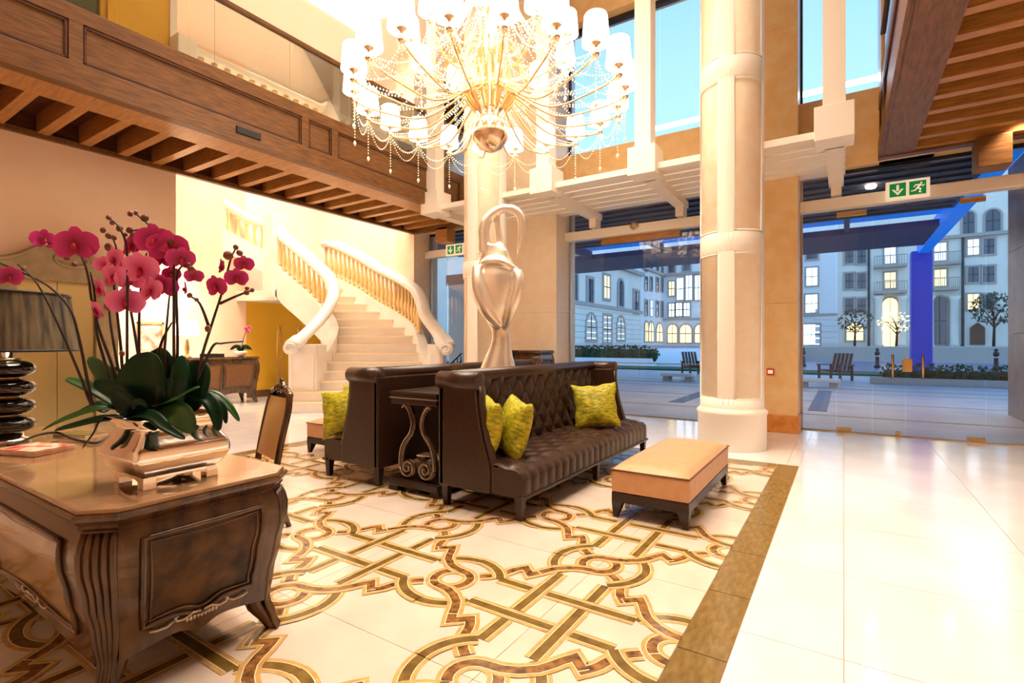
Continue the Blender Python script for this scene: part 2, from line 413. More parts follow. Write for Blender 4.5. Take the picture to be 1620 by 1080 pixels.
# ---- round columns
def column(name, x, y, label):
    root = empty_struct(name, label, (x, y, 0))
    MB().lathe([(.385, .49), (.385, ZC)], 40).obj('shaft', M['marble_pale'], root, True)
    MB().lathe([(.435, 0), (.435, .46), (.45, .475), (.45, .505), (.42, .53), (.405, .56), (.405, .68)], 40).obj('plinth', M['white'], root, True)
    for z0, z1_ in ((2.60, 2.86), (4.87, 5.15), (7.2, 7.5)):
        MB().lathe([(.385, z0-.02), (.40, z0), (.405, z0+.01), (.405, z1_-.01), (.40, z1_), (.385, z1_+.02)], 40, cap=False).obj('band', M['white'], root, True)
    for k in range(4):
        a = -PI/2+k*PI/2; mb = MB(); d = .24
        mb.grid(lambda u, v: ((.404)*math.cos(a-d+2*d*u), .404*math.sin(a-d+2*d*u), .6+(ZC-.6)*v), 6, 1)
        for s_ in (-1, 1): mb.grid(lambda u, v: ((.38+.024*u)*math.cos(a+s_*d), (.38+.024*u)*math.sin(a+s_*d), .6+(ZC-.6)*v), 1, 1)
        mb.obj('pilaster_strip', M['white'], root)
        for z0, z1_ in ((.68, 2.58), (2.88, 4.85), (5.17, 7.18)):  # thin moulding round each marble panel
            b = a+PI/4; e = PI/4-.24
            path = [(.392*math.cos(b-e+2*e*t/8), .392*math.sin(b-e+2*e*t/8), z0) for t in range(9)]+[(.392*math.cos(b+e-2*e*t/8), .392*math.sin(b+e-2*e*t/8), z1_) for t in range(9)]
            MB().tube(path, .014, 5, True).obj('panel_moulding', M['white'], root, True)
    return root
column('column_1', -1.29, 7.5, 'round cream marble column with white bands by the tan bench')
column('column_2', -5.45, 7.5, 'round cream column behind the pale sculpture')
# ---- street facade: piers, spandrels, glazing
fac = empty_struct('wall_facade', 'honey marble facade wall with tall glazed bays')
for x0, x1 in ((-1.98, -.6), (-6.2, -4.85)):
    for z0, z1_ in ((.0, 2.05), (2.05, 4.15), (4.15, 6.4), (6.4, ZC)):
        MB().box(x0, x1, 9.1, 9.95, z0 if z0 else .28, z1_-.004).obj('marble_pier', M['marble_pale'] if x0 < -3 else M['marble'], fac)
    MB().box(x0-.02, x1+.02, 9.07, 9.9, 0, .28).obj('skirting', M['skirt'], fac, bevel=.01)
MB().box(.45, 1.1, 9.1, 9.95, 4.15, ZC).obj('marble_pier', M['marble'], fac)
MB().box(-9.35, -8.75, 9.1, 9.95, .0, 4.15).obj('marble_pier', M['marble_pale'], fac)
MB().box(-9.35, -8.75, 9.1, 9.95, 4.15, ZC).obj('marble_pier', M['marble_pale'], fac)
for x0, x1 in ((-8.75, -6.2), (-4.85, -1.98), (-.6, 3.9)):
    MB().box(x0, x1, 9.5, 9.95, 4.15, 5.29).obj('spandrel', M['marble'], fac)
    MB().box(x0, x1, 9.45, 9.95, 7.93, ZC).obj('cornice', M['marble'], fac)
def bay(n, x0, x1, joints, label):
    r = empty_struct('window_%d' % n, label)
    xs = [x0]+joints+[x1]
    for a, b in zip(xs, xs[1:]): MB().box(a+.006, b-.006, YG-.006, YG+.006, .02, 3.52).obj('glass_pane', M['glass'], r)
    for a, b in zip(xs, xs[1:]):
        if b-a < .5: continue
        MB().box(a+.004, b-.004, YG-.006, YG+.006, 3.70, 4.15).obj('transom_pane', M['glass'], r)
    MB().box(x0-.12 if n == 1 else x0, x1, 9.48, 9.66, 3.52, 3.70).obj('header', M['white'], r, bevel=.01)
    MB().box(x0, x0+.03, YG-.03, YG+.03, 0, 4.15).obj('frame', M['steel'], r)
    MB().box(x1-.03, x1, YG-.03, YG+.03, 0, 4.15).obj('frame', M['steel'], r)
    MB().box(x0, x1, YG-.03, YG+.03, 4.10, 4.16).obj('frame', M['iron'], r)
    MB().box(x0, x1, YG-.03, YG+.03, -.01, .02).obj('frame', M['steel'], r)
    return r
wA = bay(1, -4.85, -1.98, [-3.35, -2.42], 'tall shop window left of the marble column')
wC = bay(3, -8.75, -6.2, [-8.2, -7.0], 'narrow glazed bay beside the staircase')
wB = bay(2, -.6, 3.9, [-.10, .37, .78, 1.68, 2.6], 'glazed entrance with frameless doors')
for z in (.95,): MB().box(-4.8, -2.0, YG-.012, YG+.012, 1.02, 1.035).obj('glazing_bead', M['steel'], wA)
MB().box(-4.1, -2.55, 9.6, 9.76, 3.40, 3.52).obj('door_closer_rail', M['wood_gold'], wA)
# door furniture of the entrance
for x in (.62, .98):
    mb = MB(); mb.tube([(x, YG-.07, .88), (x, YG-.07, 1.24)], .017, 8)
    for z in (.94, 1.18): mb.tube([(x, YG-.07, z), (x, YG, z)], .01, 6)
    mb.obj('door_handle', M['brass'], wB, True)
MB().box(.74, .86, YG-.03, YG+.03, .98, 1.18).obj('lock_plate', M['brass'], wB, bevel=.006)
for x0, x1 in ((-.10, .10), (1.48, 1.68), (.66, .72), (-.10, .3), (1.4, 1.68)):
    MB().box(x0, x1, YG-.025, YG+.025, .005 if x1 < .2 or x0 > 1.45 or x0 == .66 else 3.42, .075 if x1 < .2 or x0 > 1.45 or x0 == .66 else 3.50).obj('patch_fitting', M['brass'], wB, bevel=.004)
for n, (x0, x1) in enumerate(((-8.75, -6.2), (-4.85, -1.98), (-.6, .45), (1.1, 3.9))):
    r = empty_struct('window_%d' % (4+n), 'upper window %s' % ['above the stair bay', 'above the shop window', 'above the entrance', 'above the timber gallery'][n])
    k = 3 if n in (0, 1) else 1
    for i in range(k):
        a = x0+(x1-x0)*i/k; b = x0+(x1-x0)*(i+1)/k
        MB().box(a+.01, b-.01, YG-.006, YG+.006, 5.29, 7.93).obj('glass_pane', M['glass'], r)
    MB().box(x0, x1, YG-.05, YG+.05, 7.84, 7.93).obj('frame', M['iron'], r)
    MB().box(x0, x0+.03, YG-.04, YG+.04, 5.29, 7.93).obj('frame', M['iron'], r)
    MB().box(x0, x1, YG-.04, YG+.04, 5.27, 5.30).obj('frame', M['steel'], r)
# ---- white hung canopy frame in front of the facade
can = empty_struct('trim_1', 'white slatted canopy hung on square posts before the facade')
for x in (-.1, -2.5, -4.2, -6.66):
    MB().box(x-.12, x+.12, 7.39, 7.63, 4.3, ZC).obj('hanging_post', M['white'], can)
    MB().box(x-.21, x+.21, 7.32, 7.74, 3.9, 4.32).obj('post_shoe', M['white'], can, bevel=.008)
    MB().box(x-.1, x+.1, 7.7, 9.66, 3.9, 4.02).obj('cross_beam', M['white'], can)
    if x != -.1 or 1: MB().box(x-.07, x+.07, 9.4, 9.66, 3.72, 3.9).obj('bracket', M['white'], can)
for k in range(6):
    y = 7.66+k*.30
    MB().box(-6.9, 0.02, y, y+.25, 4.02, 4.07).obj('canopy_slat', M['white'], can)
MB().box(-6.9, 0.02, 7.46, 7.62, 3.98, 4.07).obj('edge_beam', M['white'], can)
# ---- left gallery: oak fascia, joists, soffit, glass railing
gal = empty_struct('trim_2', 'panelled oak gallery front with a glass railing along the left')
YA, YB = -2.4, 9.1
def gallery_front(root, xf, sgn, xi, stiles):       # xf visible face, sgn: direction the face looks, xi inner side of the beam
    b = .11
    MB().box(xf-sgn*.05, xf-sgn*.14, YA, YB, 4.1, 4.95).obj('beam_core', M['wood'], root)
    MB().box(xf, xf-sgn*.06, YA, YB, 4.1, 4.36).obj('bottom_rail', M['wood'], root, bevel=.006)
    MB().box(xf, xf-sgn*.06, YA, YB, 4.78, 4.95).obj('top_rail', M['wood'], root, bevel=.006)
    MB().box(xf-sgn*.14, xi, YA, YB, 4.1, 4.4).obj('beam_underside', M['wood_gold'] if sgn > 0 else M['wood'], root)
    for y0, y1 in zip(stiles, stiles[1:]):
        MB().box(xf, xf-sgn*.06, y0-.06, y0+.06, 4.36, 4.78).obj('stile', M['wood'], root)
        MB().box(xf-sgn*.03, xf-sgn*.055, y0+.06, y1-.06, 4.36, 4.78).obj('panel', M['wood'], root)
        mb = MB(); q = .02
        P_ = [(xf-sgn*.022, y0+.06+q, 4.36+q), (xf-sgn*.022, y1-.06-q, 4.36+q), (xf-sgn*.022, y1-.06-q, 4.78-q), (xf-sgn*.022, y0+.06+q, 4.78-q)]
        for i in range(4): mb.bar(P_[i], P_[(i+1) % 4], .022, .03, (1,0,0))
        mb.obj('panel_moulding', M['wood_dark'], root)
gallery_front(gal, -6.75, 1, -7.33, [-2.3, -.7, 2.0, 4.72, 5.25, 7.9, 8.45, 9.1])
for k in range(-8, 16):
    y = 2.24+.436*k
    MB().box(-8.75, -7.33, y-.06, y+.06, 4.115, 4.36).obj('joist', M['wood_gold'], gal)
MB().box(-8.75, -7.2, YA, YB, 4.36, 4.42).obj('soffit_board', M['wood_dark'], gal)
MB().box(-8.75, -6.8, YA, YB, 4.42, 4.93).obj('gallery_deck', M['wall_white'], gal)
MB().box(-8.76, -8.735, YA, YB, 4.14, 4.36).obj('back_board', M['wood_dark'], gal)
MB().box(-8.80, -8.70, YA, YB, 4.06, 4.14).obj('edge_trim', M['wood_x'], gal, bevel=.01)
MB().box(-8.95, -8.75, 3.82, YB, 4.14, 4.95).obj('edge_beam', M['wall_white'], gal)
for k in range(-4, 6):
    y = 3.45+1.07*k
    MB().box(-6.826, -6.814, y+.006, min(y+1.064, 9.1), 4.93, 5.86).obj('glass_panel', M['glass_rail'], gal)
MB().box(-6.86, -6.78, YA, YB, 5.86, 5.92).obj('handrail', M['wood'], gal, bevel=.012)
MB().box(-7.98, -7.62, 9.0, 9.3, 3.76, 4.1).obj('corbel', M['wood_gold'], gal, bevel=.01)
MB().box(-8.75, -6.75, 9.0, 9.12, 4.05, 4.2).obj('end_beam', M['wood_x'], gal)
sp = MB(); sp.box(-6.755, -6.73, 3.68, 4.02, 4.20, 4.30); sp.obj('sensor_plate', M['black'], gal, bevel=.01)
# ---- right gallery over the entrance
gr = empty_struct('trim_3', 'dark oak gallery soffit over the entrance at right')
gallery_front(gr, .42, -1, .83, [-2.3, -.4, 2.25, 4.9, 5.4, 8.05, 9.1])
for k in range(0, 26):
    y = 9.02-.436*k
    MB().box(.83, 3.9, y-.06, y+.06, 4.115, 4.36).obj('joist', M['wood_gold'], gr)  # golden oak puts the light on the joist undersides into the colour
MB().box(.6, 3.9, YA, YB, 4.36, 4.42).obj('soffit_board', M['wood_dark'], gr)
MB().box(.48, 3.9, YA, YB, 4.42, 4.93).obj('gallery_deck', M['wall_white'], gr)
MB().box(.42, 3.9, 9.06, 9.2, 4.08, 4.34).obj('end_beam', M['wood_x'], gr)
MB().box(1.46, 1.80, 8.9, 9.25, 3.70, 4.1).obj('corbel', M['wood_x'], gr, bevel=.012)
for k in range(10):
    y = -1.5+1.07*k
    MB().box(.474, .486, y+.006, min(y+1.064, 9.05), 4.93, 5.86).obj('glass_panel', M['glass_rail'], gr)
MB().box(.44, .52, YA, YB, 5.86, 5.92).obj('handrail', M['wood'], gr, bevel=.012)
# ---- walls
wl = empty_struct('wall_left', 'warm plaster wall with the lift on the left')
MB().box(-9.0, -8.75, -2.6, 3.05, 0, 4.36).obj('lower_wall', M['wall'], wl)
MB().box(-9.0, -8.75, 3.05, 3.83, 2.66, 4.36).obj('lintel', M['wall'], wl)
MB().box(-9.0, -8.75, -2.6, 1.75, 4.9, ZC).obj('upper_wall', M['wall_yellow'], wl)
MB().box(-9.0, -8.75, 2.95, 3.74, 4.9, ZC).obj('upper_wall', M['wall_yellow'], wl)
MB().box(-9.02, -8.73, 3.74, 3.84, 4.9, ZC).obj('upper_wall_edge', M['wall_white'], wl)
MB().box(-9.0, -8.75, 1.75, 2.95, 7.2, ZC).obj('upper_lintel', M['wall_yellow'], wl)
d2 = empty_struct('door_2', 'dark glazed door on the upper gallery')
MB().box(-8.9, -8.86, 1.75, 2.95, 4.93, 7.2).obj('door_leaf', mat('dark olive door', (74, 78, 40), .25), d2)
for y in (1.75, 2.32, 2.88): MB().box(-8.92, -8.8, y, y+.07, 4.93, 7.2).obj('door_frame', M['wall_yellow'], d2)
MB().box(-8.92, -8.8, 1.75, 2.95, 7.12, 7.2).obj('door_frame', M['wall_yellow'], d2)
ws = empty_struct('wall_stair', 'cream stair hall walls behind the curved staircase')
MB().box(-13.2, -13, 1.8, 7.35, 0, ZC).obj('hall_wall', M['wall'], ws)
MB().box(-13.2, -13, 7.35, 9.9, 2.75, ZC).obj('hall_wall', M['wall_white'], ws)
MB().box(-13.2, -13, 7.35, 9.9, .18, 2.75).obj('ochre_wall', M['wall_yellow'], ws)
MB().box(-13, -12.96, 7.35, 9.6, 0, .18).obj('skirting', M['wood'], ws)
MB().box(-13, -12.97, 2, 7.35, 0, .14).obj('skirting', M['white'], ws)
MB().box(-13.2, -9.3, 9.6, 9.9, 0, ZC).obj('hall_wall', M['wall_white'], ws)
MB().box(-13.2, -8.9, 1.6, 1.8, 0, ZC).obj('hall_wall', M['wall_white'], ws)
struct(MB().box(-13.2, 3.9, -2.8, -2.6, 0, ZC).obj('wall_behind', M['wall']))
struct(MB().box(3.9, 4.1, -2.8, 9.9, 0, ZC).obj('wall_right', M['wall']))
ce = struct(MB().box(-13.2, 4.1, -2.8, 9.95, ZC, ZC+.2).obj('ceiling', M['wall_white']), 'high cream ceiling with a lit recess')
MB().box(-8.75, -6.5, -2.4, 3.9, 7.6, 7.7).obj('dropped_ceiling', M['wall_white'], ce)
# ---- lift in the left wall
lf = empty_struct('door_1', 'brushed gold lift doors under an arched stone surround')
y0, y1 = 1.98, 2.78
for a, b in ((y0, (y0+y1)/2), ((y0+y1)/2, y1)): MB().box(-8.74, -8.70, a+.003, b-.003, 0, 2.22).obj('lift_door', M['gold_door'], lf)
MB().box(-8.75, -8.64, y0-.26, y0, 0, 2.4).obj('jamb', M['lift_stone'], lf, bevel=.01)
MB().box(-8.75, -8.64, y1, y1+.26, 0, 2.4).obj('jamb', M['lift_stone'], lf, bevel=.01)
n_ = 20; prof = []
for i in range(n_+1):
    t = i/n_; yy = y0-.32+(y1+.30-y0+.32)*t
    hgt = 2.42+.30*math.exp(-((t-.52)/.24)**2)+.06*(1-abs(2*t-1))
    prof.append((yy, hgt))
MB().prism([(y0-.32, 2.22)]+prof+[(y1+.30, 2.22)], -8.75, -8.60, lambda a, b, c: (c, a, b)).obj('pediment', M['lift_stone'], lf)
MB().tube([(-8.6, a, b) for a, b in prof], .03, 6).obj('pediment_moulding', M['lift_stone'], lf, True)
mb = MB(); mb.tube([(-8.59, 2.5+.17*math.cos(t*PI/12), 2.52+.1*math.sin(t*PI/12)) for t in range(24)], .022, 6, True); mb.obj('medallion', M['lift_stone'], lf, True)
# ---- downlights in the soffits
dl = 0
def downlight(x, y, z, label, group, power):
    o = thing('downlight', label, 'light', (x, y, z), 0, group)
    MB().lathe([(.034, -.004), (.05, -.012), (.055, 0)], 14, cap=False).obj('trim_ring', M['chrome'], o, True)
    MB().lathe([(.001, -.002), (.036, -.004), (.036, 0)], 12).obj('lens', M['bulb'], o)
    lamp('downlight_beam', 'SPOT', (x, y, z-.03), power, WARM, .03, (x, y, 0), 1.7, .7)
OD = ['nearest', 'second nearest', 'middle', 'second farthest', 'farthest']
for k in range(5): downlight(-8.02, 1.80+1.744*k+.0, 4.355, OD[k]+' of the recessed downlights between the left gallery joists', 'left gallery downlights', 190)
for k in range(5): downlight(1.9, 8.80-1.744*k, 4.355, OD[4-k]+' of the recessed downlights between the right gallery joists', 'entrance downlights', 110)
# ================================================================== OUTSIDE
gp = struct(MB().box(-60, 60, 9.95, 120, -.3, -.02).obj('ground_plaza', M['paving']), 'paved plaza outside the glass front')
for x in (-8.0, -3.6, -.65): MB().box(x, x+.35, 12.6, 18.2, -.05, -.012).obj('paving_band', M['paving_blue'], gp)
for k in range(4): MB().box(-14, 12, 11.9+2.9*k, 12.0+2.9*k, -.05, -.014).obj('paving_joint', M['trim_stone'], gp)
for y_ in (19.0,): MB().box(-14, 12, y_, y_+.3, -.05, -.012).obj('paving_band', M['trim_stone'], gp)
pw = empty_struct('wall_portal', 'grey brown stone side wall of the entrance porch at far right')
for k in range(4):
    for z0, z1_ in ((-.02, 1.6), (1.6, 3.2), (3.2, 4.9)): MB().box(2.75, 3.05, 9.96+1.0*k, 10.955+1.0*k, z0+.004, z1_-.004).obj('stone_panel', M['portal'], pw)
struct(MB().box(-3, 60, 31, 50, -.05, -.005).obj('ground_road', mat('asphalt', (70, 92, 130), .35)))
struct(MB().box(-60, 60, 27.5, 30.5, -.05, .06).obj('ground_lawn', M['grass']), 'narrow lawn strip between plaza and street')
struct(MB().box(-3.5, 60, 52, 120, -.1, 1.15).obj('ground_terrace', M['trim_stone']))
struct(MB().box(-60, -3.5, 38, 120, -.1, 1.3).obj('ground_terrace', M['paving']))
st = struct(MB().box(-40, -3.5, 37.4, 38.1, -.1, 1.14).obj('terrace_steps', M['paving']), 'wide outdoor stone steps leading up to the courtyard')
for k in range(6): MB().box(-40, -3.5, 33.8+.6*k, 38, -.1, .14+.19*k).obj('step', M['render_white'], st)
def frame_on(axis, c):                                  # maps (a,b,depth) on a facade plane to xyz; depth grows towards the viewer
    if axis == 'y': return lambda a, b, d: (a, c-d, b)
    return lambda a, b, d: (c+d, a, b)
def ext_window(root, fn, a0, a1, b0, b1, pane, arch=False, k=2, sur=.12, bars=1, stone=True):
    if a0 > a1: a0, a1 = a1, a0
    if b0 > b1: b0, b1 = b1, b0
    def outline(e):
        if not arch: return [(a0-e, b0-e), (a1+e, b0-e), (a1+e, b1+e), (a0-e, b1+e)]
        r = (a1-a0)/2+e; cx = (a0+a1)/2; zc = b1-(a1-a0)/2
        return [(a0-e, b0-e), (a1+e, b0-e)]+[(cx+r*math.cos(PI*t/8), zc+r*math.sin(PI*t/8)) for t in range(9)]
    mb = MB(); o_, i_ = outline(sur), outline(0); n = len(o_)
    mb.mi(0)
    for t in range(n):
        q = (t+1) % n; v = [fn(*o_[t], .02), fn(*o_[q], .02), fn(*o_[t], .14), fn(*o_[q], .14), fn(*i_[t], .02), fn(*i_[q], .02), fn(*i_[t], .14), fn(*i_[q], .14)]
        mb.add(v, [(0,1,3,2), (2,3,7,6), (6,7,5,4)])
    mb.mi(1)
    for t in range(1, k):
        a = a0+(a1-a0)*t/k; mb.bar(fn(a, b0, .10), fn(a, b1, .10), .09, .05, fn(0,0,1) if False else (1,0,0) if True else None)
    for t in range(1, bars+1):
        b = b0+(b1-b0)*t/(bars+1); mb.bar(fn(a0, b, .10), fn(a1, b, .10), .05, .09)
    wdw = mb.obj('window', [M['trim_stone'] if stone else M['frame_ext'], M['frame_ext']], root)
    MB().prism(i_, .03, .07, fn).obj('pane', pane, wdw)
# --- apartment block straight across the street
Y1 = 75.0; b1 = thing('apartment_building', 'cream apartment block with balconies across the street, seen through the entrance doors', 'building', (8, Y1, 1.15))
def loc(root, mbf): return mbf
B1 = Vector(b1.location); fn1 = lambda a, b, d: (a-B1.x, -d, b-B1.z)
def c5(x, y): return (1250+x*.2284, 320+y*.2284)
def rect5(x0, x1, y0_, y1_, Y=Y1):
    p = at_y(*c5(x0, y1_), Y); q = at_y(*c5(x1, y0_), Y); return p.x, q.x, p.z, q.z
z_top = at_y(*c5(1300, -220), Y1).z; zc = at_y(*c5(1330, 225), Y1).z
xa = at_y(*c5(-700, 500), Y1).x; xb = at_y(*c5(330, 500), Y1).x; xc = at_y(*c5(2600, 500), Y1).x
MB().box(xb-B1.x, xc-B1.x, 0, 8, 0, z_top-B1.z).obj('wall', M['render_wall'], b1)
MB().box(xa-B1.x, xb-B1.x, -.5, 8, 0, z_top-B1.z).obj('corner_wall', M['render_white'], b1)
MB().box(xb-B1.x, xc-B1.x, -.45, .1, zc-B1.z-.15, zc-B1.z+.2).obj('cornice', M['trim_stone'], b1)
zq = at_y(*c5(100, 775), Y1).z
MB().box(xa-B1.x, xb-B1.x, -.75, -.4, zq-B1.z-.25, zq-B1.z).obj('cornice', M['trim_stone'], b1)
for t in range(6): MB().box(xb-B1.x-2.4, xb-B1.x+.05, -.6, -.45, .3+t*.75, .3+t*.75+.6).obj('quoin', M['render_white'], b1)
for x in (545, 1195): 
    a = at_y(*c5(x, 500), Y1).x-B1.x; MB().tube([(a, -.15, 0), (a, -.15, zc-B1.z)], .12, 6).obj('downpipe', M['frame_ext'], b1)
W = [(-100,-30,455,580,'w',0),(-260,-180,455,580,'n',0),(115,190,325,400,'n',0),(115,190,455,580,'w',0),(110,190,640,765,'w',0),(95,205,845,985,'w',0),
 (380,440,320,425,'n',0),(465,525,320,425,'n',0),(380,440,490,600,'n',0),(465,525,490,600,'n',0),(380,440,665,765,'n',0),(465,525,665,765,'n',0),(392,505,835,955,'l',1),
 (655,730,310,425,'w',0),(655,730,485,595,'l',0),(640,745,660,1000,'l',1),(1000,1080,280,405,'w',0),(1000,1080,465,580,'l',0),(985,1085,650,985,'n',1),
 (1230,1305,255,365,'w',0),(1340,1412,250,360,'n',0),(1230,1305,445,555,'n',0),(1335,1412,440,555,'n',0),(1230,1305,635,740,'l',0),(1335,1412,635,740,'n',0),
 (1195,1275,60,220,'n',1),(1352,1455,45,205,'n',1),(1700,1790,240,350,'n',0),(1700,1790,440,550,'l',0),(1530,1610,250,360,'n',0),(1530,1610,440,555,'n',0)]
PM = {'w': M['pane_white'], 'n': M['pane_ext'], 'l': M['pane_lit']}
for x0, x1, y0_, y1_, k_, ar in W:
    a, b, c, d = rect5(x0, x1, y0_, y1_)
    dd = .5 if x1 < 330 else 0
    ext_window(b1, (lambda a, b, d, dd=dd: (a-B1.x, -d-dd, b-B1.z)), a, b, c, d, PM[k_], bool(ar), 2, .2)
a, b, c, d = rect5(1245, 1350, 830, 985); MB().prism([(a, c), (b, c), (b, d-.6), ((a+b)/2, d), (a, d-.6)], .02, .2, fn1).obj('timber_door', M['teak'], b1)
for x0, x1, y_ in ((580, 805, 445), (985, 1170, 425), (580, 805, 622), (985, 1160, 598)):
    p = at_y(*c5(x0, y_), Y1); q = at_y(*c5(x1, y_), Y1); bal = MB(); bal.box(p.x-B1.x, q.x-B1.x, -1.3, 0, p.z-B1.z-.3, p.z-B1.z); o = bal.obj('balcony', M['trim_stone'], b1)
    mb = MB(); n_ = 12
    for t in range(n_+1):
        xx = p.x-B1.x+(q.x-p.x)*t/n_; mb.box(xx-.03, xx+.03, -1.28, -1.22, p.z-B1.z, p.z-B1.z+1.0)
    mb.box(p.x-B1.x, q.x-B1.x, -1.3, -1.2, p.z-B1.z+1, p.z-B1.z+1.1); mb.obj('balcony_railing', M['trim_stone'], o)
for x in (610, 775, 960, 1130):
    p = at_y(*c5(x, 640), Y1); MB().lathe([(.55, 0), (.4, .3), (.38, p.z-B1.z-.7), (.6, p.z-B1.z-.2)], 10, (p.x-B1.x, -.6, 0)).obj('portal_column', M['render_wall'], b1, True)
# --- courtyard wings seen through the shop window
XW = -18.0
b2 = thing('courtyard_wing', 'low stone wing with arched lit ground floor, seen through the shop window', 'building', (XW, 42, 1.3)); B2 = Vector(b2.location)
fn2 = lambda a, b, d: (d, a-B2.y, b-B2.z)
def c7(x, y): return (890+x*.1944, 350+y*.1944)
def rectx(x0, x1, y0_, y1_):
    p = at_x(*c7(x0, y1_), XW); q = at_x(*c7(x1, (y0_)), XW); m = at_x(*c7((x0+x1)/2, y1_), XW); n = at_x(*c7((x0+x1)/2, y0_), XW)
    return p.y, q.y, m.z, n.z
ya = at_x(*c7(-200, 500), XW).y; yb = at_x(*c7(640, 500), XW).y; ye = at_x(*c7(820, 500), XW).y
zt2 = at_x(*c7(640, 450), XW).z
MB().box(-10, 0, ya-B2.y, yb-B2.y, 0, zt2-B2.z).obj('wall', M['render_wall'], b2)
MB().box(-10, .45, ya-B2.y, yb-B2.y, zt2-B2.z, zt2-B2.z+.35).obj('eaves', M['trim_stone'], b2)
zs2 = at_x(*c7(330, 690), XW).z; MB().box(-.1, .2, ya-B2.y, yb-B2.y, zs2-B2.z-.2, zs2-B2.z+.1).obj('string_course', M['trim_stone'], b2)
for t in range(7): MB().box(-.1, .08, ya-B2.y, yb-B2.y, .15+t*.48, .15+t*.48+.42).obj('rusticated_course', M['render_wall'], b2)
for x0, x1, y0_, y1_, k_, ar in ((200,240,470,660,'n',0),(330,375,445,625,'l',0),(450,487,480,690,'n',1),(575,615,570,740,'n',0),(185,265,760,960,'l',1),(325,388,770,985,'l',0),(437,497,780,960,'l',1),(60,110,430,640,'n',0)):
    ext_window(b2, fn2, *rectx(x0, x1, y0_, y1_), PM[k_], bool(ar), 2, .25)
b3 = thing('white_courtyard_block', 'tall white courtyard block with big lit windows, beyond the low stone wing', 'building', (XW, ye, 1.3)); B3 = Vector(b3.location)
fx = lambda a, b, d: (d, a-B3.y, b-B3.z); fy = lambda a, b, d: (a-B3.x, -d, b-B3.z)
MB().box(-10, 0, yb-B3.y, 6, 0, 14).obj('wall', M['render_white'], b3)
MB().box(0, 14, 0, 8, 0, 14).obj('front_wall', M['render_white'], b3)
zt3 = at_x(*c7(820, 440), XW).z-B3.z
MB().box(-.1, .3, yb-B3.y, 0, zt3-.15, zt3+.15).obj('cornice', M['trim_stone'], b3); MB().box(0, 14, -.3, .1, zt3-.15, zt3+.15).obj('cornice', M['trim_stone'], b3)
zg3 = at_x(*c7(820, 800), XW).z-B3.z; MB().box(0, 14, -.2, .1, zg3-.1, zg3+.1).obj('string_course', M['trim_stone'], b3)
for x0, x1 in ((665,685),(708,725),(757,775),(797,812)):
    for (y0_, y1_), k_ in (((450,560),'n'),((640,765),'w' if x0 == 708 else 'n'),((330,405),'n')): ext_window(b3, fx, *rectx(x0, x1, y0_+(x0-665)*.1, y1_+(x0-665)*.1), PM[k_], False, 1, .08)
for x0, x1 in ((664,690),(697,735),(757,808)): ext_window(b3, fx, *rectx(x0, x1, 815+(x0-664)*.15, 975), PM['l'], True, 2, .15)
def recty(x0, x1, y0_, y1_):
    p = at_y(*c7(x0, y1_), ye); q = at_y(*c7(x1, y0_), ye); return p.x, q.x, p.z, q.z
for x0, x1, y0_, y1_, k_, ar in ((865,915,320,420,'n',0),(980,1040,310,405,'n',0),(868,912,490,605,'l',0),(932,985,460,640,'w',0),(1005,1055,440,640,'w',0),(1080,1130,440,640,'w',0),(868,912,670,775,'w',0),(925,975,665,770,'w',0),(988,1036,665,770,'w',0),(860,932,840,985,'l',1),(958,1050,840,985,'l',1),(1080,1160,840,985,'l',1)):
    ext_window(b3, fy, *recty(x0, x1, y0_, y1_), PM[k_], bool(ar), 2, .15)
# --- entrance canopy, blue lit edge and column
cn = thing('entrance_canopy', 'dark slatted entrance canopy with a blue lit edge and blue column outside the doors', 'canopy', (-4, 10.2, 0))
MB().box(-9, 6.4, 0, 7.2, 4.95, 5.15).obj('soffit_slab', M['awning'], cn)
for k in range(14): MB().box(-9, 6.3, .3+k*.5, .42+k*.5, 4.90, 4.95).obj('soffit_slat', M['frame_ext'], cn)
MB().box(-9, 6.4, 9.6, 13.2, 4.95, 5.15).obj('front_slab', M['awning'], cn)
MB().box(-9, 6.4, 7.2, 9.6, 5.3, 5.35).obj('sky_gap_panel', M['blue_lit'], cn)  # glowing panel put in for the blue sky in the gap
for k in range(5): MB().box(-8+3*k, -7.85+3*k, 7.2, 9.6, 5.0, 5.28).obj('rafter', M['awning'], cn)
MB().box(6.4, 6.75, 0, 15.3, 4.9, 5.4).obj('blue_edge', M['blue_lit'], cn)
MB().box(6.2, 6.85, 14.9, 15.55, -.02, 5.0).obj('blue_column', M['blue_post'], cn, bevel=.03)
for x, y in ((0.6, 1.2), (4.5, 1.2), (4.5, 3.6), (-4.0, 2.4), (1.0, 4.8), (7.4, 4.8)):  # warm lights added under the canopy to lighten the plaza
    mb = MB(); mb.lathe([(.0, -.045), (.09, -.055), (.11, 0)], 12); mb.obj('added_canopy_light', M['bulb'], cn, loc=(min(x, 6.0), y, 4.90))
    lamp('plaza_fill_beam', 'SPOT', (min(x, 6.0)-4, y+10.2, 4.8), 130, (1, .82, .70), .08, (min(x, 6.0)-4, y+10.2, 0), 2.3, .8)
lt = thing('reflection_tube', 'long glowing white tube outside the upper windows, standing in for a reflected streak', 'lamp', (-1.6, 12, 6.5))  # glowing tube added in place of a streak reflected in the glass
MB().tube([(-2.6, 0, 0), (2.3, 0, 0)], .06, 8).obj('tube', mat('white tube', (240, 246, 255), .4, emit=6), lt)
for x in (-.2, .8): MB().box(x-.025, x+.025, -2.06, .02, -.02, .03).obj('hanger', M['iron'], lt)
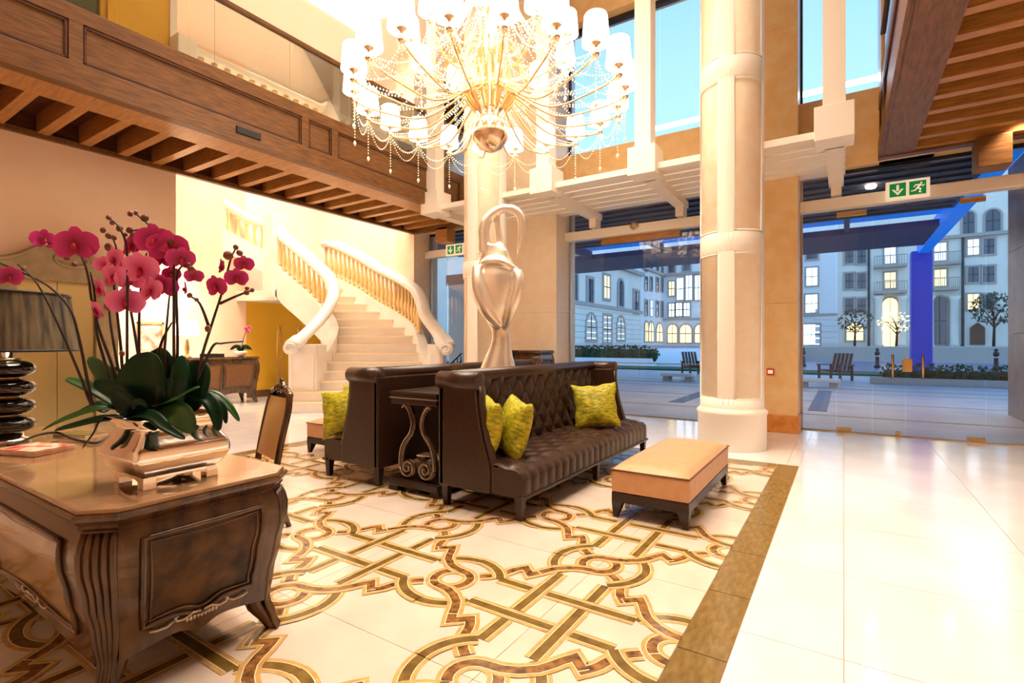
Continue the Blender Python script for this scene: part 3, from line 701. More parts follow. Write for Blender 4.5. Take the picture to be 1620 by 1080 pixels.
# --- plaza furniture
ch = thing('garden_armchair', 'slatted wooden garden armchair on the plaza outside the doors', 'chair', (-.3, 23.6, -.02), -.5)
for k in range(5): MB().bar((-.3+.15*k, .35, .30), (-.3+.15*k, .62, 1.05), .11, .03, (0,1,0)).obj('back_slat', M['teak'], ch)
for k in range(5): MB().bar((-.36, -.3+.14*k, .42-.02*k), (.36, -.3+.14*k, .42-.02*k), .11, .03).obj('seat_slat', M['teak'], ch)
for s in (-1, 1):
    MB().bar((.42*s, -.4, .62), (.42*s, .5, .60), .13, .04).obj('armrest', M['teak'], ch)
    MB().bar((.40*s, -.35, 0), (.40*s, -.35, .6), .08, .06).obj('leg', M['teak'], ch); MB().bar((.40*s, .45, 0), (.40*s, .45, .6), .08, .06).obj('leg', M['teak'], ch)
c2_ = dup(ch); c2_.location = (-5.8, 24.5, -.02); c2_.rotation_euler[2] = .7; c2_['label'] = 'slatted wooden garden armchair on the plaza outside the shop window'
bs = thing('stone_bench', 'low pale stone bench slab on the plaza by the garden armchair', 'bench', (-.7, 19.6, -.02))
MB().box(-.62, .62, -.3, .3, .17, .28).obj('slab', M['render_wall'], bs, bevel=.02)
for s in (-.42, .42): MB().box(s-.12, s+.12, -.22, .22, 0, .17).obj('support', M['trim_stone'], bs)
b_2 = dup(bs); b_2.location = (-5.4, 20.2, -.02); b_2['label'] = 'low pale stone bench slab outside the shop window'
def leaves(mb, c, r, n, s, squash=.8):
    for _ in range(n):
        d = Vector((random.gauss(0,1), random.gauss(0,1), random.gauss(0,1))).normalized()*random.uniform(.6, 1)**.5
        p = Vector(c)+Vector((d.x*r[0], d.y*r[1], d.z*r[2]))
        a = Vector((random.gauss(0,1), random.gauss(0,1), random.gauss(0,1))).normalized(); b = a.orthogonal().normalized()
        mb.add([p-a*s, p+b*s*.5, p+a*s, p-b*s*.5], [(0,1,2,3)])
pl = thing('raised_planter', 'long raised stone planter full of low shrubs outside the doors', 'planter', (3.0, 22.6, -.02))
MB().box(-2.2, 3.0, -.35, .35, 0, .24).obj('kerb', M['trim_stone'], pl, bevel=.02)
mb = MB()
for k in range(12): mb.ball((-1.6+.38*k, 0, .3), .26, .26, .24, 8, 5); leaves(mb, (-1.6+.38*k, 0, .42), (.3, .3, .32), 60, .09)
o = mb.obj('shrubs', M['hedge'], pl); o['kind'] = 'stuff'
p2 = thing('hedge_trough', 'planted trough of clipped shrubs on the terrace left of the steps', 'planter', (-13.2, 32.4, -.02))
MB().box(-4, 3, -.5, .5, 0, .5).obj('trough', M['render_white'], p2, bevel=.02)
mb = MB()
for k in range(14): mb.ball((-3.6+.5*k, 0, .7), .38, .38, .45, 8, 5); leaves(mb, (-3.6+.5*k, 0, .8), (.45, .45, .55), 60, .13)
o = mb.obj('shrubs', M['hedge'], p2); o['kind'] = 'stuff'
def bollard(u, v, lab):
    p = at_z(u, v, -.02); o = thing('bollard', lab, 'bollard', p, 0, 'black plaza bollards')
    MB().lathe([(.16, 0), (.17, .12), (.10, .2), (.09, .75), (.13, .82), (.13, .95), (.06, 1.02), (.11, 1.1), (.0, 1.2)], 12).obj('post', M['iron'], o, True)
    MB().lathe([(.10, 0), (.115, .02), (.115, .06), (.10, .08)], 12, (0, 0, .66), cap=False).obj('collar', M['steel'], o, True)
bollard(1271, 580, 'black cast iron bollard far left beyond the entrance glass'); bollard(1576, 586, 'black cast iron bollard beyond the right end of the planter'); bollard(1388, 582, 'black cast iron bollard in the middle beyond the door handles'); bollard(1013, 577, 'black cast iron bollard outside the shop window')
pb = thing('planter_box', 'square dark planter box on the plaza at the far right', 'planter', (5.6, 19.4, -.02))
MB().taper(0, 0, 0, .85, .4, .4, .48, .48).obj('box', M['iron'], pb)
mb = MB(); mb.ball((0, 0, .9), .36, .36, .22, 8, 5); leaves(mb, (0, 0, 1.05), (.42, .42, .3), 120, .1); o = mb.obj('shrub', M['hedge'], pb); o['kind'] = 'stuff'
def tree(x, y, z, h, cr, lab, m_, n=260):
    o = thing('street_tree', lab, 'tree', (x, y, z)); mb = MB()
    mb.tube([(0,0,0), (.05,0,h*.4), (0,.05,h*.7)], [.14, .1, .06], 7)
    for k in range(8):
        a = k*2.4; mb.tube([(0,0,h*(.35+.04*k)), (cr*.4*math.cos(a), cr*.4*math.sin(a), h*(.55+.04*k)), (cr*.8*math.cos(a), cr*.8*math.sin(a), h*(.7+.04*k))], [.06, .04, .015], 5)
    mb.obj('trunk', M['bark'], o, True)
    mb = MB(); leaves(mb, (0, 0, h*.75), (cr, cr, h*.33), n, .2); f = mb.obj('crown', m_, o); f['kind'] = 'stuff'
p = at_y(1572, 548, 71.5); tree(p.x, p.y, 1.15, 5.2, 1.9, 'dark leafy tree before the apartment block right of the timber door', M['tree'], 420)
p = at_y(1352, 548, 71); tree(p.x, p.y, 1.15, 4.0, 1.8, 'thin tree before the arched ground floor window across the street', M['tree'], 170)
p = at_y(1418, 548, 71); tree(p.x, p.y, 1.15, 3.6, 1.7, 'sparse tree hung with warm fairy lights left of the blue column', M['pane_lit'], 90)
ob = thing('outdoor_board', 'tall pale board outside the narrow bay behind the stairs', 'sign', (-9.6, 12.6, -.02))
MB().box(-1.0, 1.6, 0, .12, 0, 3.3).obj('panel', M['wall_white'], ob, bevel=.01); MB().box(-1.1, 1.7, -.02, .14, 3.3, 3.62).obj('header_board', M['awning'], ob)
def text(name, s, size, m_, parent, loc_, rot):
    cu = bpy.data.curves.new(name, 'FONT'); cu.body = s; cu.size = size; cu.extrude = .004; cu.align_x = 'CENTER'
    cu.materials.append(m_); t_ = bpy.data.objects.new(name, cu); C.objects.link(t_)
    me = bpy.data.meshes.new_from_object(t_.evaluated_get(bpy.context.evaluated_depsgraph_get())); bpy.data.objects.remove(t_)
    o = bpy.data.objects.new(name, me); C.objects.link(o); o.parent = parent; o.location = loc_; o.rotation_euler = rot; return o
text('lettering', 'TO', .26, M['brass'], ob, (.5, -.03, 3.36), (PI/2, 0, 0))
# ================================================================== STAIRCASE
stc = thing('staircase', 'curved white stone staircase with honey balusters and sweeping rails', 'staircase', (-8.9, 8.2, 0))
S0 = Vector(stc.location); rel = lambda p: Vector(p)-S0
RL = [at_d(u, v, d) for u, v, d in ((462,546,10.6),(484,528,11.0),(506,506,11.4),(523,480,11.7),(528,458,12.0),(518,436,12.2),(500,418,12.4),(474,395,12.6),(452,377,12.8),(440,362,12.9))]
RR = [at_d(u, v, d) for u, v, d in ((708,548,10.7),(692,525,11.1),(673,498,11.5),(667,477,11.8),(657,458,12.1),(632,441,12.5),(600,424,12.8),(569,405,13.0),(534,388,13.2),(512,387,13.3))]
RLs = catmull(RL, 8); RRs = catmull(RR, 8)
def rail(name, path, wdt, thk):
    MB().tube([rel(p) for p in path], [wdt*(1.25 if i < 6 else 1) for i in range(len(path))], 10, False, thk/wdt, (RT.x*.6, RT.y*.6, .0)).obj(name, M['stone_white'], stc, True)
rail('handrail', RLs, .15, .085); rail('handrail', RRs, .15, .085)
for P_, s_ in ((RL[0], 1), (RR[0], -1)):                 # volutes at the foot of both rails
    c = rel(P_)-Vector((0,0,.06)); a = RT; mb = MB()
    mb.tube([c+a*.0-FW*.14, c+FW*.10], .13, 14)
    sp_ = [c-FW*.16+a*((.12-.012*t)*math.cos(t*.7))*s_+Vector((0,0,(.12-.012*t)*math.sin(t*.7))) for t in range(10)]
    mb.tube(sp_, .018, 6); mb.obj('volute', M['stone_white'], stc, True)
def interp(path, z):
    for a, b in zip(path, path[1:]):
        if a.z <= z <= b.z: t = (z-a.z)/(b.z-a.z); return a+(b-a)*t
    return path[0] if z < path[0].z else path[-1]
NS = 16
for k in range(1, NS):
    z = .2*k; zr = z+1.02; zr2 = zr+.2
    if zr < 1.5:
        e = (1.5-zr)/.2
        l = at_d(472, 540, 10.75)-FW*(.24*e)-RT*(.12*e); r = at_d(700, 545, 10.8)-FW*(.24*e)+RT*(.1*e); l2 = l+FW*.4; r2 = r+FW*.4
    else: l, r, l2, r2 = interp(RLs, zr), interp(RRs, zr), interp(RLs, zr2), interp(RRs, zr2)
    if k < NS-1 and (l2-l).length < .06: l2 = l+FW*.12
    l2 = l2+(l2-l)*.35; r2 = r2+(r2-r)*.35
    poly = [(p.x, p.y) for p in (rel(l), rel(r), rel(r2), rel(l2))]
    zb = 0 if k < 7 else z-.36
    MB().prism(poly, zb, z-.035).obj('step', M['stone_white'], stc)
    c = [Vector((p[0], p[1])) for p in poly]; m_ = sum(c, Vector((0,0)))/4
    MB().prism([((q-m_)*1.03+m_-Vector((FW.x, FW.y))*.045) for q in c], z-.035, z).obj('tread', M['marble_pale'], stc)
def stringer(path, lo, hi, side, bottom):
    mb = MB(); n = len(path); off_ = side*.10
    vs = []
    for i, p in enumerate(path):
        t = (path[min(i+1, n-1)]-path[max(i-1, 0)]); nrm = Vector((t.y, -t.x, 0)).normalized()*.10
        zb = 0 if i < bottom else p.z-lo
        for q in (-1, 1):
            vs += [rel(Vector((p.x, p.y, 0))+nrm*q+Vector((0,0,zb))), rel(Vector((p.x, p.y, 0))+nrm*q+Vector((0,0,p.z-hi)))]
    fs = []
    for i in range(n-1):
        a = i*4; b = a+4; fs += [(a, b, b+1, a+1), (a+2, a+3, b+3, b+2), (a+1, b+1, b+3, a+3), (a, a+2, b+2, b)]
    fs += [(0, 1, 3, 2), ((n-1)*4, (n-1)*4+2, (n-1)*4+3, (n-1)*4+1)]
    mb.add(vs, fs); return mb
stringer(RLs[6:], 1.66, .84, -1, 26).obj('stringer', M['stone_white'], stc)
stringer(RRs[6:], 1.36, .84, 1, 26).obj('stringer', M['stone_white'], stc)
# solid panelled pedestals under the lower rails
for P0, P1, s_ in ((RLs[4], RLs[14], 1), (RRs[4], RRs[12], -1)):
    c = rel((P0+P1)/2); c.z = 0; mb = MB(); h = P0.z-.08
    w_ = .30 if s_ > 0 else .17
    for q in (0, 1):
        pass
    pts = [c-RT*w_-FW*.28, c+RT*w_-FW*.28, c+RT*w_+FW*.34, c-RT*w_+FW*.34]
    poly = [(p.x, p.y) for p in pts]
    MB().prism(poly, 0, h).obj('pedestal', M['stone_white'], stc, bevel=.02)
    fr = MB()
    a, b = pts[0]+RT*.07-FW*.005, pts[1]-RT*.07-FW*.005
    for q0, q1 in (((a, .3), (b, .3)), ((b, .3), (b, h-.2)), ((b, h-.2), (a, h-.2)), ((a, h-.2), (a, .3))):
        fr.bar(q0[0]+Vector((0,0,q0[1])), q1[0]+Vector((0,0,q1[1])), .03, .03, FW)
    fr.obj('pedestal_panel', M['white'], stc)
    MB().prism([(p[0]+(p[0]-c.x)*.08, p[1]+(p[1]-c.y)*.08) for p in poly], 0, .14).obj('pedestal_base', M['stone_white'], stc, bevel=.01)
prof = [(.055, 0), (.055, .05), (.03, .07), (.045, .14), (.062, .22), (.055, .30), (.03, .48), (.024, .58), (.04, .62), (.03, .65), (.05, .68), (.05, .74)]
bal_me = MB().lathe(prof, 8).mesh('baluster', M['baluster'], True)
def balusters(path, i0, n):
    seg_ = path[i0:]; tot = sum((b-a).length for a, b in zip(seg_, seg_[1:])); st_ = tot/n; acc = st_*.5; out = []
    d = 0
    for a, b in zip(seg_, seg_[1:]):
        l = (b-a).length
        while acc <= d+l: t = (acc-d)/l; out.append(a+(b-a)*t); acc += st_
        d += l
    for p in out: inst('baluster', bal_me, stc, rel(p)-Vector((0,0,.86)), (0,0,0), (1,1,1.05))
balusters(RLs, 38, 11); balusters(RRs, 26, 25)
# top newel and upper flight behind
pt = rel(at_d(434, 350, 12.95)); MB().box(pt.x-.2, pt.x+.2, pt.y-.2, pt.y+.2, 2.55, at_d(434, 340, 12.95).z).obj('newel_post', M['stone_white'], stc, bevel=.02)
MB().prism([(pt.x-2.4, pt.y-1.0), (pt.x+.2, pt.y-.1), (pt.x+.2, pt.y+1.8), (pt.x-2.4, pt.y+1.4)], 2.5, 2.75).obj('landing', M['stone_white'], stc)
u0, u1 = rel(at_d(425, 345, 13.0)), rel(at_d(372, 425, 12.4)) 
q0 = rel(at_d(372, 372, 12.7)); 
up = catmull([pt+Vector((0,0,-.05)), pt-RT*.5+Vector((0,0,.0)), pt-RT*1.1+FW*-.1+Vector((0,0,.35)), pt-RT*1.9-FW*.2+Vector((0,0,1.0))], 6)
MB().tube(up, .12, 10, False, .6, (RT.x, RT.y, 0)).obj('upper_handrail', M['stone_white'], stc, True)
MB().bar(up[0]+Vector((0,0,-1.1)), up[-1]+Vector((0,0,-1.1)), .16, .5).obj('upper_stringer', M['stone_white'], stc)
for k in range(2, 18, 2): inst('baluster', bal_me, stc, up[k]-Vector((0,0,.86)))
# gallery balustrade along the stair hall edge
gb = thing('gallery_balustrade', 'cream balustrade at the stair hall edge of the upper gallery, behind the glass railing', 'balustrade', (-8.55, 6.4, 4.93))
MB().box(-.1, .1, -2.5, 2.7, 1.0, 1.1).obj('rail', M['stone_white'], gb, bevel=.02); MB().box(-.1, .1, -2.5, 2.7, 0, .14).obj('plinth', M['stone_white'], gb)
for k in range(24): inst('baluster', bal_me, gb, (0, -2.3+.21*k, .14), (0,0,0), (1,1,1.16))
for y in (-2.55, 0.1, 2.75): MB().box(-.14, .14, y-.14, y+.14, 0, 1.18).obj('pier', M['stone_white'], gb, bevel=.015)
# ================================================================== BOMBE FURNITURE
def smooth_tab(tab):
    def f(z):
        if z <= tab[0][0]: return tab[0][1]
        for (a, b), (c, d) in zip(tab, tab[1:]):
            if z <= c: t = (z-a)/(c-a); t = t*t*(3-2*t); return b+(d-b)*t
        return tab[-1][1]
    return f
def bombe(name, label, cat, loc, rz, hx, hy, H, long_mat, end_mat, top_mat, npan=2, orn=True):
    root = thing(name, label, cat, loc, rz); k = H/.78; c = .085; zt = H-.085
    off = smooth_tab([(0, .012), (.05*k, -.012), (.15*k, -.045), (.27*k, -.032), (.42*k, .0), (.56*k, .03), (.62*k, .03), (.67*k, .014), (zt, .0)])
    sides = [((hx, -hy+c), (hx, hy-c)), ((hx, hy-c), (hx-c, hy)), ((hx-c, hy), (-hx+c, hy)), ((-hx+c, hy), (-hx, hy-c)),
             ((-hx, hy-c), (-hx, -hy+c)), ((-hx, -hy+c), (-hx+c, -hy)), ((-hx+c, -hy), (hx-c, -hy)), ((hx-c, -hy), (hx, -hy+c))]
    car = MB(); pil = []
    for i, (a, b) in enumerate(sides):
        a = Vector(a); b = Vector(b); d = (b-a).normalized(); n = Vector((d.y, -d.x)); corner = i % 2 == 1
        def pos(t, z, e=0, a=a, b=b, n=n):
            o = off(z)+e; m = a+(b-a)*t
            # neighbouring sides meet: widen with the offset along the corner bisector
            w = (t-.5)*2*o*math.tan(PI/8); dd = (b-a).normalized(); m = m+dd*w
            return (m.x+n.x*o, m.y+n.y*o, z)
        if not corner:
            zb = lambda t: (.155+.035*math.sin(PI*t)-.035*math.exp(-((t-.5)/.10)**2))*k
            car.grid(lambda t, s, pos=pos: pos(t, zb(t)+(zt-zb(t))*s), 24, 10)
            car.grid(lambda t, s, pos=pos: pos(t, zb(t), -.03*(1-s)), 24, 1)
            long_ = i in (2, 6); np_ = npan if long_ else 1; m_ = long_mat if long_ else end_mat
            edge = .13 if not long_ else .05
            for q in range(np_):
                t0 = edge+(1-2*edge)*q/np_+(.015 if q else 0); t1 = edge+(1-2*edge)*(q+1)/np_-(.015 if q < np_-1 else 0)
                zl = lambda t: zb(t)+.08*k+.018*k*(1-math.sin(PI*min(max((t-t0)/(t1-t0), 0), 1)))
                zh = zt-.055*k
                MB().grid(lambda u, v, pos=pos: pos(t0+(t1-t0)*u, zl(t0+(t1-t0)*u)+(zh-zl(t0+(t1-t0)*u))*v, .003), 18, 8).obj('panel', m_, root, True)
                path = [pos(t0+(t1-t0)*u/16, zl(t0+(t1-t0)*u/16), .006) for u in range(17)]+[pos(t1, zl(t1)+(zh-zl(t1))*v/10, .006) for v in range(1, 11)]
                path += [pos(t1-(t1-t0)*u/16, zh, .006) for u in range(1, 17)]+[pos(t0, zh-(zh-zl(t0))*v/10, .006) for v in range(1, 10)]
                pin = [Vector(q_) for q_ in path]; ctr = sum(pin, Vector((0,0,0)))/len(pin)
                MB().tube([q_+(ctr-q_).normalized()*.03*k for q_ in pin], .006*k, 5, True).obj('panel_moulding', M['walnut'], root, True)
                MB().tube(path, .011*k, 6, True).obj('panel_moulding', M['walnut'], root, True)
                if orn:
                    tc_ = (t0+t1)/2; mb = MB(); w2 = .13/(b-a).length
                    for s in (-1, 1):
                        mb.tube([pos(tc_+s*w2*x, zl(tc_)+zz*k, .012) for x, zz in ((.05, .012), (.3, .015), (.6, .0), (.8, .005), (.86, .02), (.76, .024))], .006*k, 6)
                        mb.tube([pos(tc_+s*w2*x, zl(tc_)+zz*k, .012) for x, zz in ((.85, .012), (1.1, -.004), (1.4, -.002), (1.6, .006))], .005*k, 6)
                    for x in range(-4, 5): mb.ball(pos(tc_+w2*x*.12, zl(tc_)-.006*k, .008), .009*k, None, .014*k, 6, 4)
                    mb.obj('carved_ornament', M['steel'], root, True)
        else:
            wf = lambda z: 1 if z > .26*k else .50+.50*(max(z, 0)/(.26*k))**1.3
            car.grid(lambda t, s, pos=pos: pos(.5+(t-.5)*wf(.01+(zt-.01)*s), .01+(zt-.01)*s), 2, 18)
            mb = MB()
            for q in range(5):
                t = .1+.2*q; zs_ = [.004+(zt-.014)*s/18 for s in range(19)]; mb.tube([pos(.5+(t-.5)*wf(z), z, .0) for z in zs_], [.013*k*wf(z) for z in zs_], 6)
            mb.obj('fluted_corner', M['walnut'], root, True)
            # bracket foot behind the fluting
            ft = MB(); m = (a+b)/2; inn = -Vector((m.x, m.y)).normalized()
            cxy = m+n*-.05
            ft.tube([pos(.5, z*k, -e) for z, e in ((.0, .022), (.03, .03), (.07, .042), (.12, .056), (.20, .07), (.28, .075))], [x*k for x in (.028, .028, .034, .044, .06, .066)], 8); ft.obj('foot', M['walnut'], root, True)
    car.obj('carcass', M['walnut'], root, True)
    def ring(o, z):
        pts = []
        for a, b in sides:
            a = Vector(a); b = Vector(b); d = (b-a).normalized(); n = Vector((d.y, -d.x))
            m = a+n*o-d*(o*math.tan(PI/8)); pts.append((m.x, m.y, z))
        return pts
    tp = MB(); lv = [ring(.0, zt-.005), ring(.018, zt+.012), ring(.012, zt+.022), ring(.034, zt+.042), ring(.040, zt+.055), ring(.032, zt+.066)]
    vs = [p for r_ in lv for p in r_]; fs = [tuple(range(7, -1, -1)), tuple(40+i for i in range(8))]
    for q in range(5):
        for i in range(8): fs.append((q*8+i, q*8+(i+1) % 8, q*8+8+(i+1) % 8, q*8+8+i))
    tp.add(vs, fs); tp.obj('top_moulding', M['walnut'], root)
    r0, r1 = ring(.022, zt+.066), ring(.020, H); MB().add(r0+r1, [tuple(range(7, -1, -1)), tuple(range(8, 16))]+[(i, (i+1) % 8, 8+(i+1) % 8, 8+i) for i in range(8)]).obj('stone_top', top_mat, root, bevel=.004)
    return root
M['desk_top'] = mat('polished brown marble top', (150,112,78), .05, rgb2=(172,134,98), scale=5, detail=8, coat=.5)
DX, DY, DZ = -3.66, 1.13, .78
bombe('writing_desk', 'carved walnut bombe desk with marble top, in front at the left', 'desk', (DX, DY, 0), 0, 1.34, .40, DZ, M['burl_lit'], M['burl'], M['desk_top'])
bombe('reception_desk', 'dark carved wooden desk by the far orange wall, left of the stairs', 'desk', (-12.2, 6.15, 0), PI/2, .88, .36, 1.1, M['wood'], M['wood'], M['walnut'], 2, False)
bombe('bureau', 'dark bombe bureau standing before the marble pier behind the brown sofa', 'bureau', (-5.2, 8.55, 0), 0, .42, .34, 1.28, M['burl'], M['burl'], M['walnut'], 1, False)
# ================================================================== SOFAS
LEN = 1.53
def tuft(p, q, d):                                        # 0 at a button or fold, up to d between
    a = abs(math.sin(PI*(p+q)/2)); b = abs(math.sin(PI*(p-q)/2))
    return d*(min(a, b)**.45*.55+.45*(a*b)**.5)
def make_sofa(label):
    t = thing('sofa', label, 'sofa', (0,0,0), 0)
    # seat with shallow tufting and a channelled front
    mb = MB(); nx, ny = 34, 150
    def seat(u, v):
        y = -LEN+.02+(2*LEN-.04)*v; s = u*1.0                  # u: back->front->down the front
        if s < .66:
            f = s/.66; x = -.24+.60*f; z = .405+tuft(f*4.6, v*22, .034)
            ed = max(0, (f-.84)/.16); z -= .03*ed**2; x += .0
        else:
            f = (s-.66)/.34; x = .36+.055*math.sin(min(f*3, 1)*PI/2); z = .40-.215*f
            ch = abs(math.sin(PI*v*22)); x += .012*(ch**.4)-.012
        e = min(v, 1-v)*2*LEN; 
        if e < .05: z -= (1-e/.05)**2*.02 if s < .66 else 0
        return (x, y, z)
    mb.grid(seat, nx, ny); 
    for sy in (-1, 1):
        Y = sy*(LEN-.02); mb.add([(-.24, Y, .185), (.40, Y, .185), (.40, Y, .36), (.36, Y, .40), (-.24, Y, .41)], [(0,1,2,3,4)] if sy < 0 else [(4,3,2,1,0)])
    mb.add([(-.24,-LEN+.02,.185),(.41,-LEN+.02,.185),(.41,LEN-.02,.185),(-.24,LEN-.02,.185)], [(3,2,1,0)])
    mb.obj('seat', M['leather'], t, True)
    fr = MB(); fr.box(.36, .425, -LEN, LEN, .17, .20); fr.obj('seat_rail', M['leather'], t, bevel=.01)
    # backrest: deep buttoned face
    mb = MB(); rows, cols = 5.0, 13.0; Y1_ = LEN-.11
    def face(u, v): 
        y = -Y1_+2*Y1_*u; z = .36+.73*v; base = -.235-.075*v
        return (base+tuft(u*cols*2, v*rows*1.0+.0, .055)-.02, y, z)
    mb.grid(face, 156, 50)
    mb.add([(-.31,-Y1_,1.09),(-.31,Y1_,1.09),(-.42,Y1_,1.09),(-.42,-Y1_,1.09)], [(0,1,2,3)])
    o = mb.obj('backrest', M['leather'], t, True)
    bt = MB()
    for r in range(0, 6):
        for q in range(0, 27):
            if (r+q) % 2: continue
            u, v = q/26, r/5
            if .02 < u < .98 and .1 < v < .98:
                p = face(u, v); bt.ball((p[0]+.008, p[1], p[2]), .008, .012, .012, 6, 4)
    bo = bt.obj('buttons', M['leather'], o, True); bo['kind'] = 'stuff'
    MB().box(-.435, -.37, -LEN+.0, LEN, .18, 1.08).obj('outside_back', M['leather'], t, bevel=.015)
    mb = MB(); mb.tube([(-.345, -LEN+.06, 1.10), (-.345, LEN-.06, 1.10)], .072, 14); mb.obj('top_roll', M['leather'], t, True)
    for sy in (-1, 1):
        y0_, y1_ = (LEN-.11, LEN) if sy > 0 else (-LEN, -LEN+.11)
        pr = [(-.43, .18), (.115, .18), (.115, .40)]+[(.09, .48), (.05, .60), (.015, .74), (-.01, .88), (-.02, 1.0), (-.02, 1.08), (-.43, 1.08)]
        MB().prism(pr, y0_, y1_, lambda a, b, c_: (a, c_, b)).obj('arm', M['leather'], t, bevel=.018)
        yc = sy*(LEN-.055)
        mb = MB(); mb.tube([(-.43, yc+sy*.025, 1.09), (-.01, yc+sy*.025, 1.09)], .078, 16); mb.ball((-.01, yc+sy*.025, 1.09), .014, .078, .078, 14, 8); mb.obj('arm_roll', M['leather'], t, True)
        fp = MB(); fp.tube([(-.005, yc, 1.05), (.0, yc, .9), (.028, yc, .74), (.064, yc, .6), (.103, yc, .48), (.127, yc, .40), (.127, yc, .2)], .046, 8, False, .4, (0,1,0)); fp.obj('arm_front', M['leather'], t, True)
        for x in (-.385, .37): MB().taper(x, sy*(LEN-.06), 0, .19, .022, .022, .036, .036, .0, 0).obj('leg', M['espresso'], t)
    for x in (-.385, .37): MB().taper(x, 0, 0, .19, .022, .022, .036, .036).obj('leg', M['espresso'], t)
    return t
s1 = make_sofa('brown buttoned leather sofa facing the tan bench, two lime cushions at its near arm')
s1.location = (-2.52, 4.90, 0)
s2 = dup(s1); s2.location = (-4.23, 4.98, 0); s2.rotation_euler = (0, 0, PI); s2['label'] = 'brown leather sofa turned towards the staircase, its back to the scroll table'
# ---- benches
def make_bench(label):
    t = thing('bench', label, 'bench'); hx, hy = .31, .77
    def rr(u, r=.05):
        return u
    mb = MB()
    mb.grid(lambda u, v: ((2*u-1)*hx*(1-.02*(abs(2*v-1)**8)), (2*v-1)*hy, .385+.075*((1-abs(2*u-1)**2.6)*(1-abs(2*v-1)**5))**.55), 20, 30); mb.obj('cushion', M['tan'], t, True)
    MB().box(-hx, hx, -hy, hy, .205, .385).obj('upholstered_box', M['tan'], t, bevel=.018)
    pts = [(-hx,-hy,.385),(hx,-hy,.385),(hx,hy,.385),(-hx,hy,.385)]; mb = MB()
    for i in range(4): mb.tube([pts[i], pts[(i+1) % 4]], .007, 6)
    mb.obj('piping', M['piping'], t, True)
    MB().box(-hx+.004, hx-.004, -hy+.004, hy-.004, .125, .205).obj('plinth_frame', M['espresso'], t, bevel=.006)
    for sx_ in (-1, 1):
        for sy in (-1, 1): MB().taper(sx_*(hx-.05), sy*(hy-.05), 0, .13, .018, .018, .045, .045, sx_*.018, sy*.018).obj('leg', M['espresso'], t)
    return t
be = make_bench('tan leather bench on dark tapered legs, in front of the brown sofa'); be.location = (-1.275, 4.68, 0)
b2_ = dup(be); b2_.location = (-5.52, 4.86, 0); b2_['label'] = 'tan leather bench half hidden behind the lime cushions of the far sofa'
# ---- cushions
def cushion_mesh(seed, w_=.26, th=.115):
    rnd = random.Random(seed); ph = [rnd.uniform(0, 6) for _ in range(6)]; mb = MB()
    for s in (-1, 1):
        def f(u, v, s=s):
            a = 2*u-1; b = 2*v-1; px = w_*a*(1-.10*(1-b*b)**1.0*abs(a)**2+.03*abs(a*b)); pz = w_*b*(1-.10*(1-a*a)*abs(b)**2+.03*abs(a*b))
            e = max(0, (1-a*a)*(1-b*b))**.42
            t = th*e*(1+.10*math.sin(5*a+ph[0])*math.sin(4*b+ph[1]))
            return (px+.006*math.sin(9*b+ph[2])*abs(a)**4, s*t, pz+.006*math.sin(9*a+ph[3])*abs(b)**4)
        mb.grid(f if s > 0 else (lambda u, v, f=f: f(1-u, v)), 26, 26)
    return mb.mesh('cushion', M['velvet'], True)
def cushion(seed, loc, rot, label, w_=.26):
    o = bpy.data.objects.new('cushion', cushion_mesh(seed, w_)); C.objects.link(o); o.location = loc; o.rotation_euler = rot
    return tag(o, label, 'cushion', 'lime velvet cushions on the sofas')
cushion(1, (-2.60, 3.60, .665), (-.20, .06, -.74), 'lime velvet cushion against the near arm of the sofa facing the bench')
cushion(2, (-2.46, 3.82, .660), (-.24, .10, -.66), 'lime velvet cushion leaning on another cushion, on the sofa facing the bench')
cushion(3, (-2.44, 5.55, .680), (-.30, -.10, .42), 'lime velvet cushion sitting alone at the far end of the sofa facing the bench')
cushion(4, (-4.58, 3.68, .655), (-.22, -.16, .40), 'lime velvet cushion nearer us on the sofa facing the stairs')
cushion(5, (-4.62, 3.98, .690), (-.22, -.10, .35), 'lime velvet cushion peeping out behind another on the sofa facing the stairs')
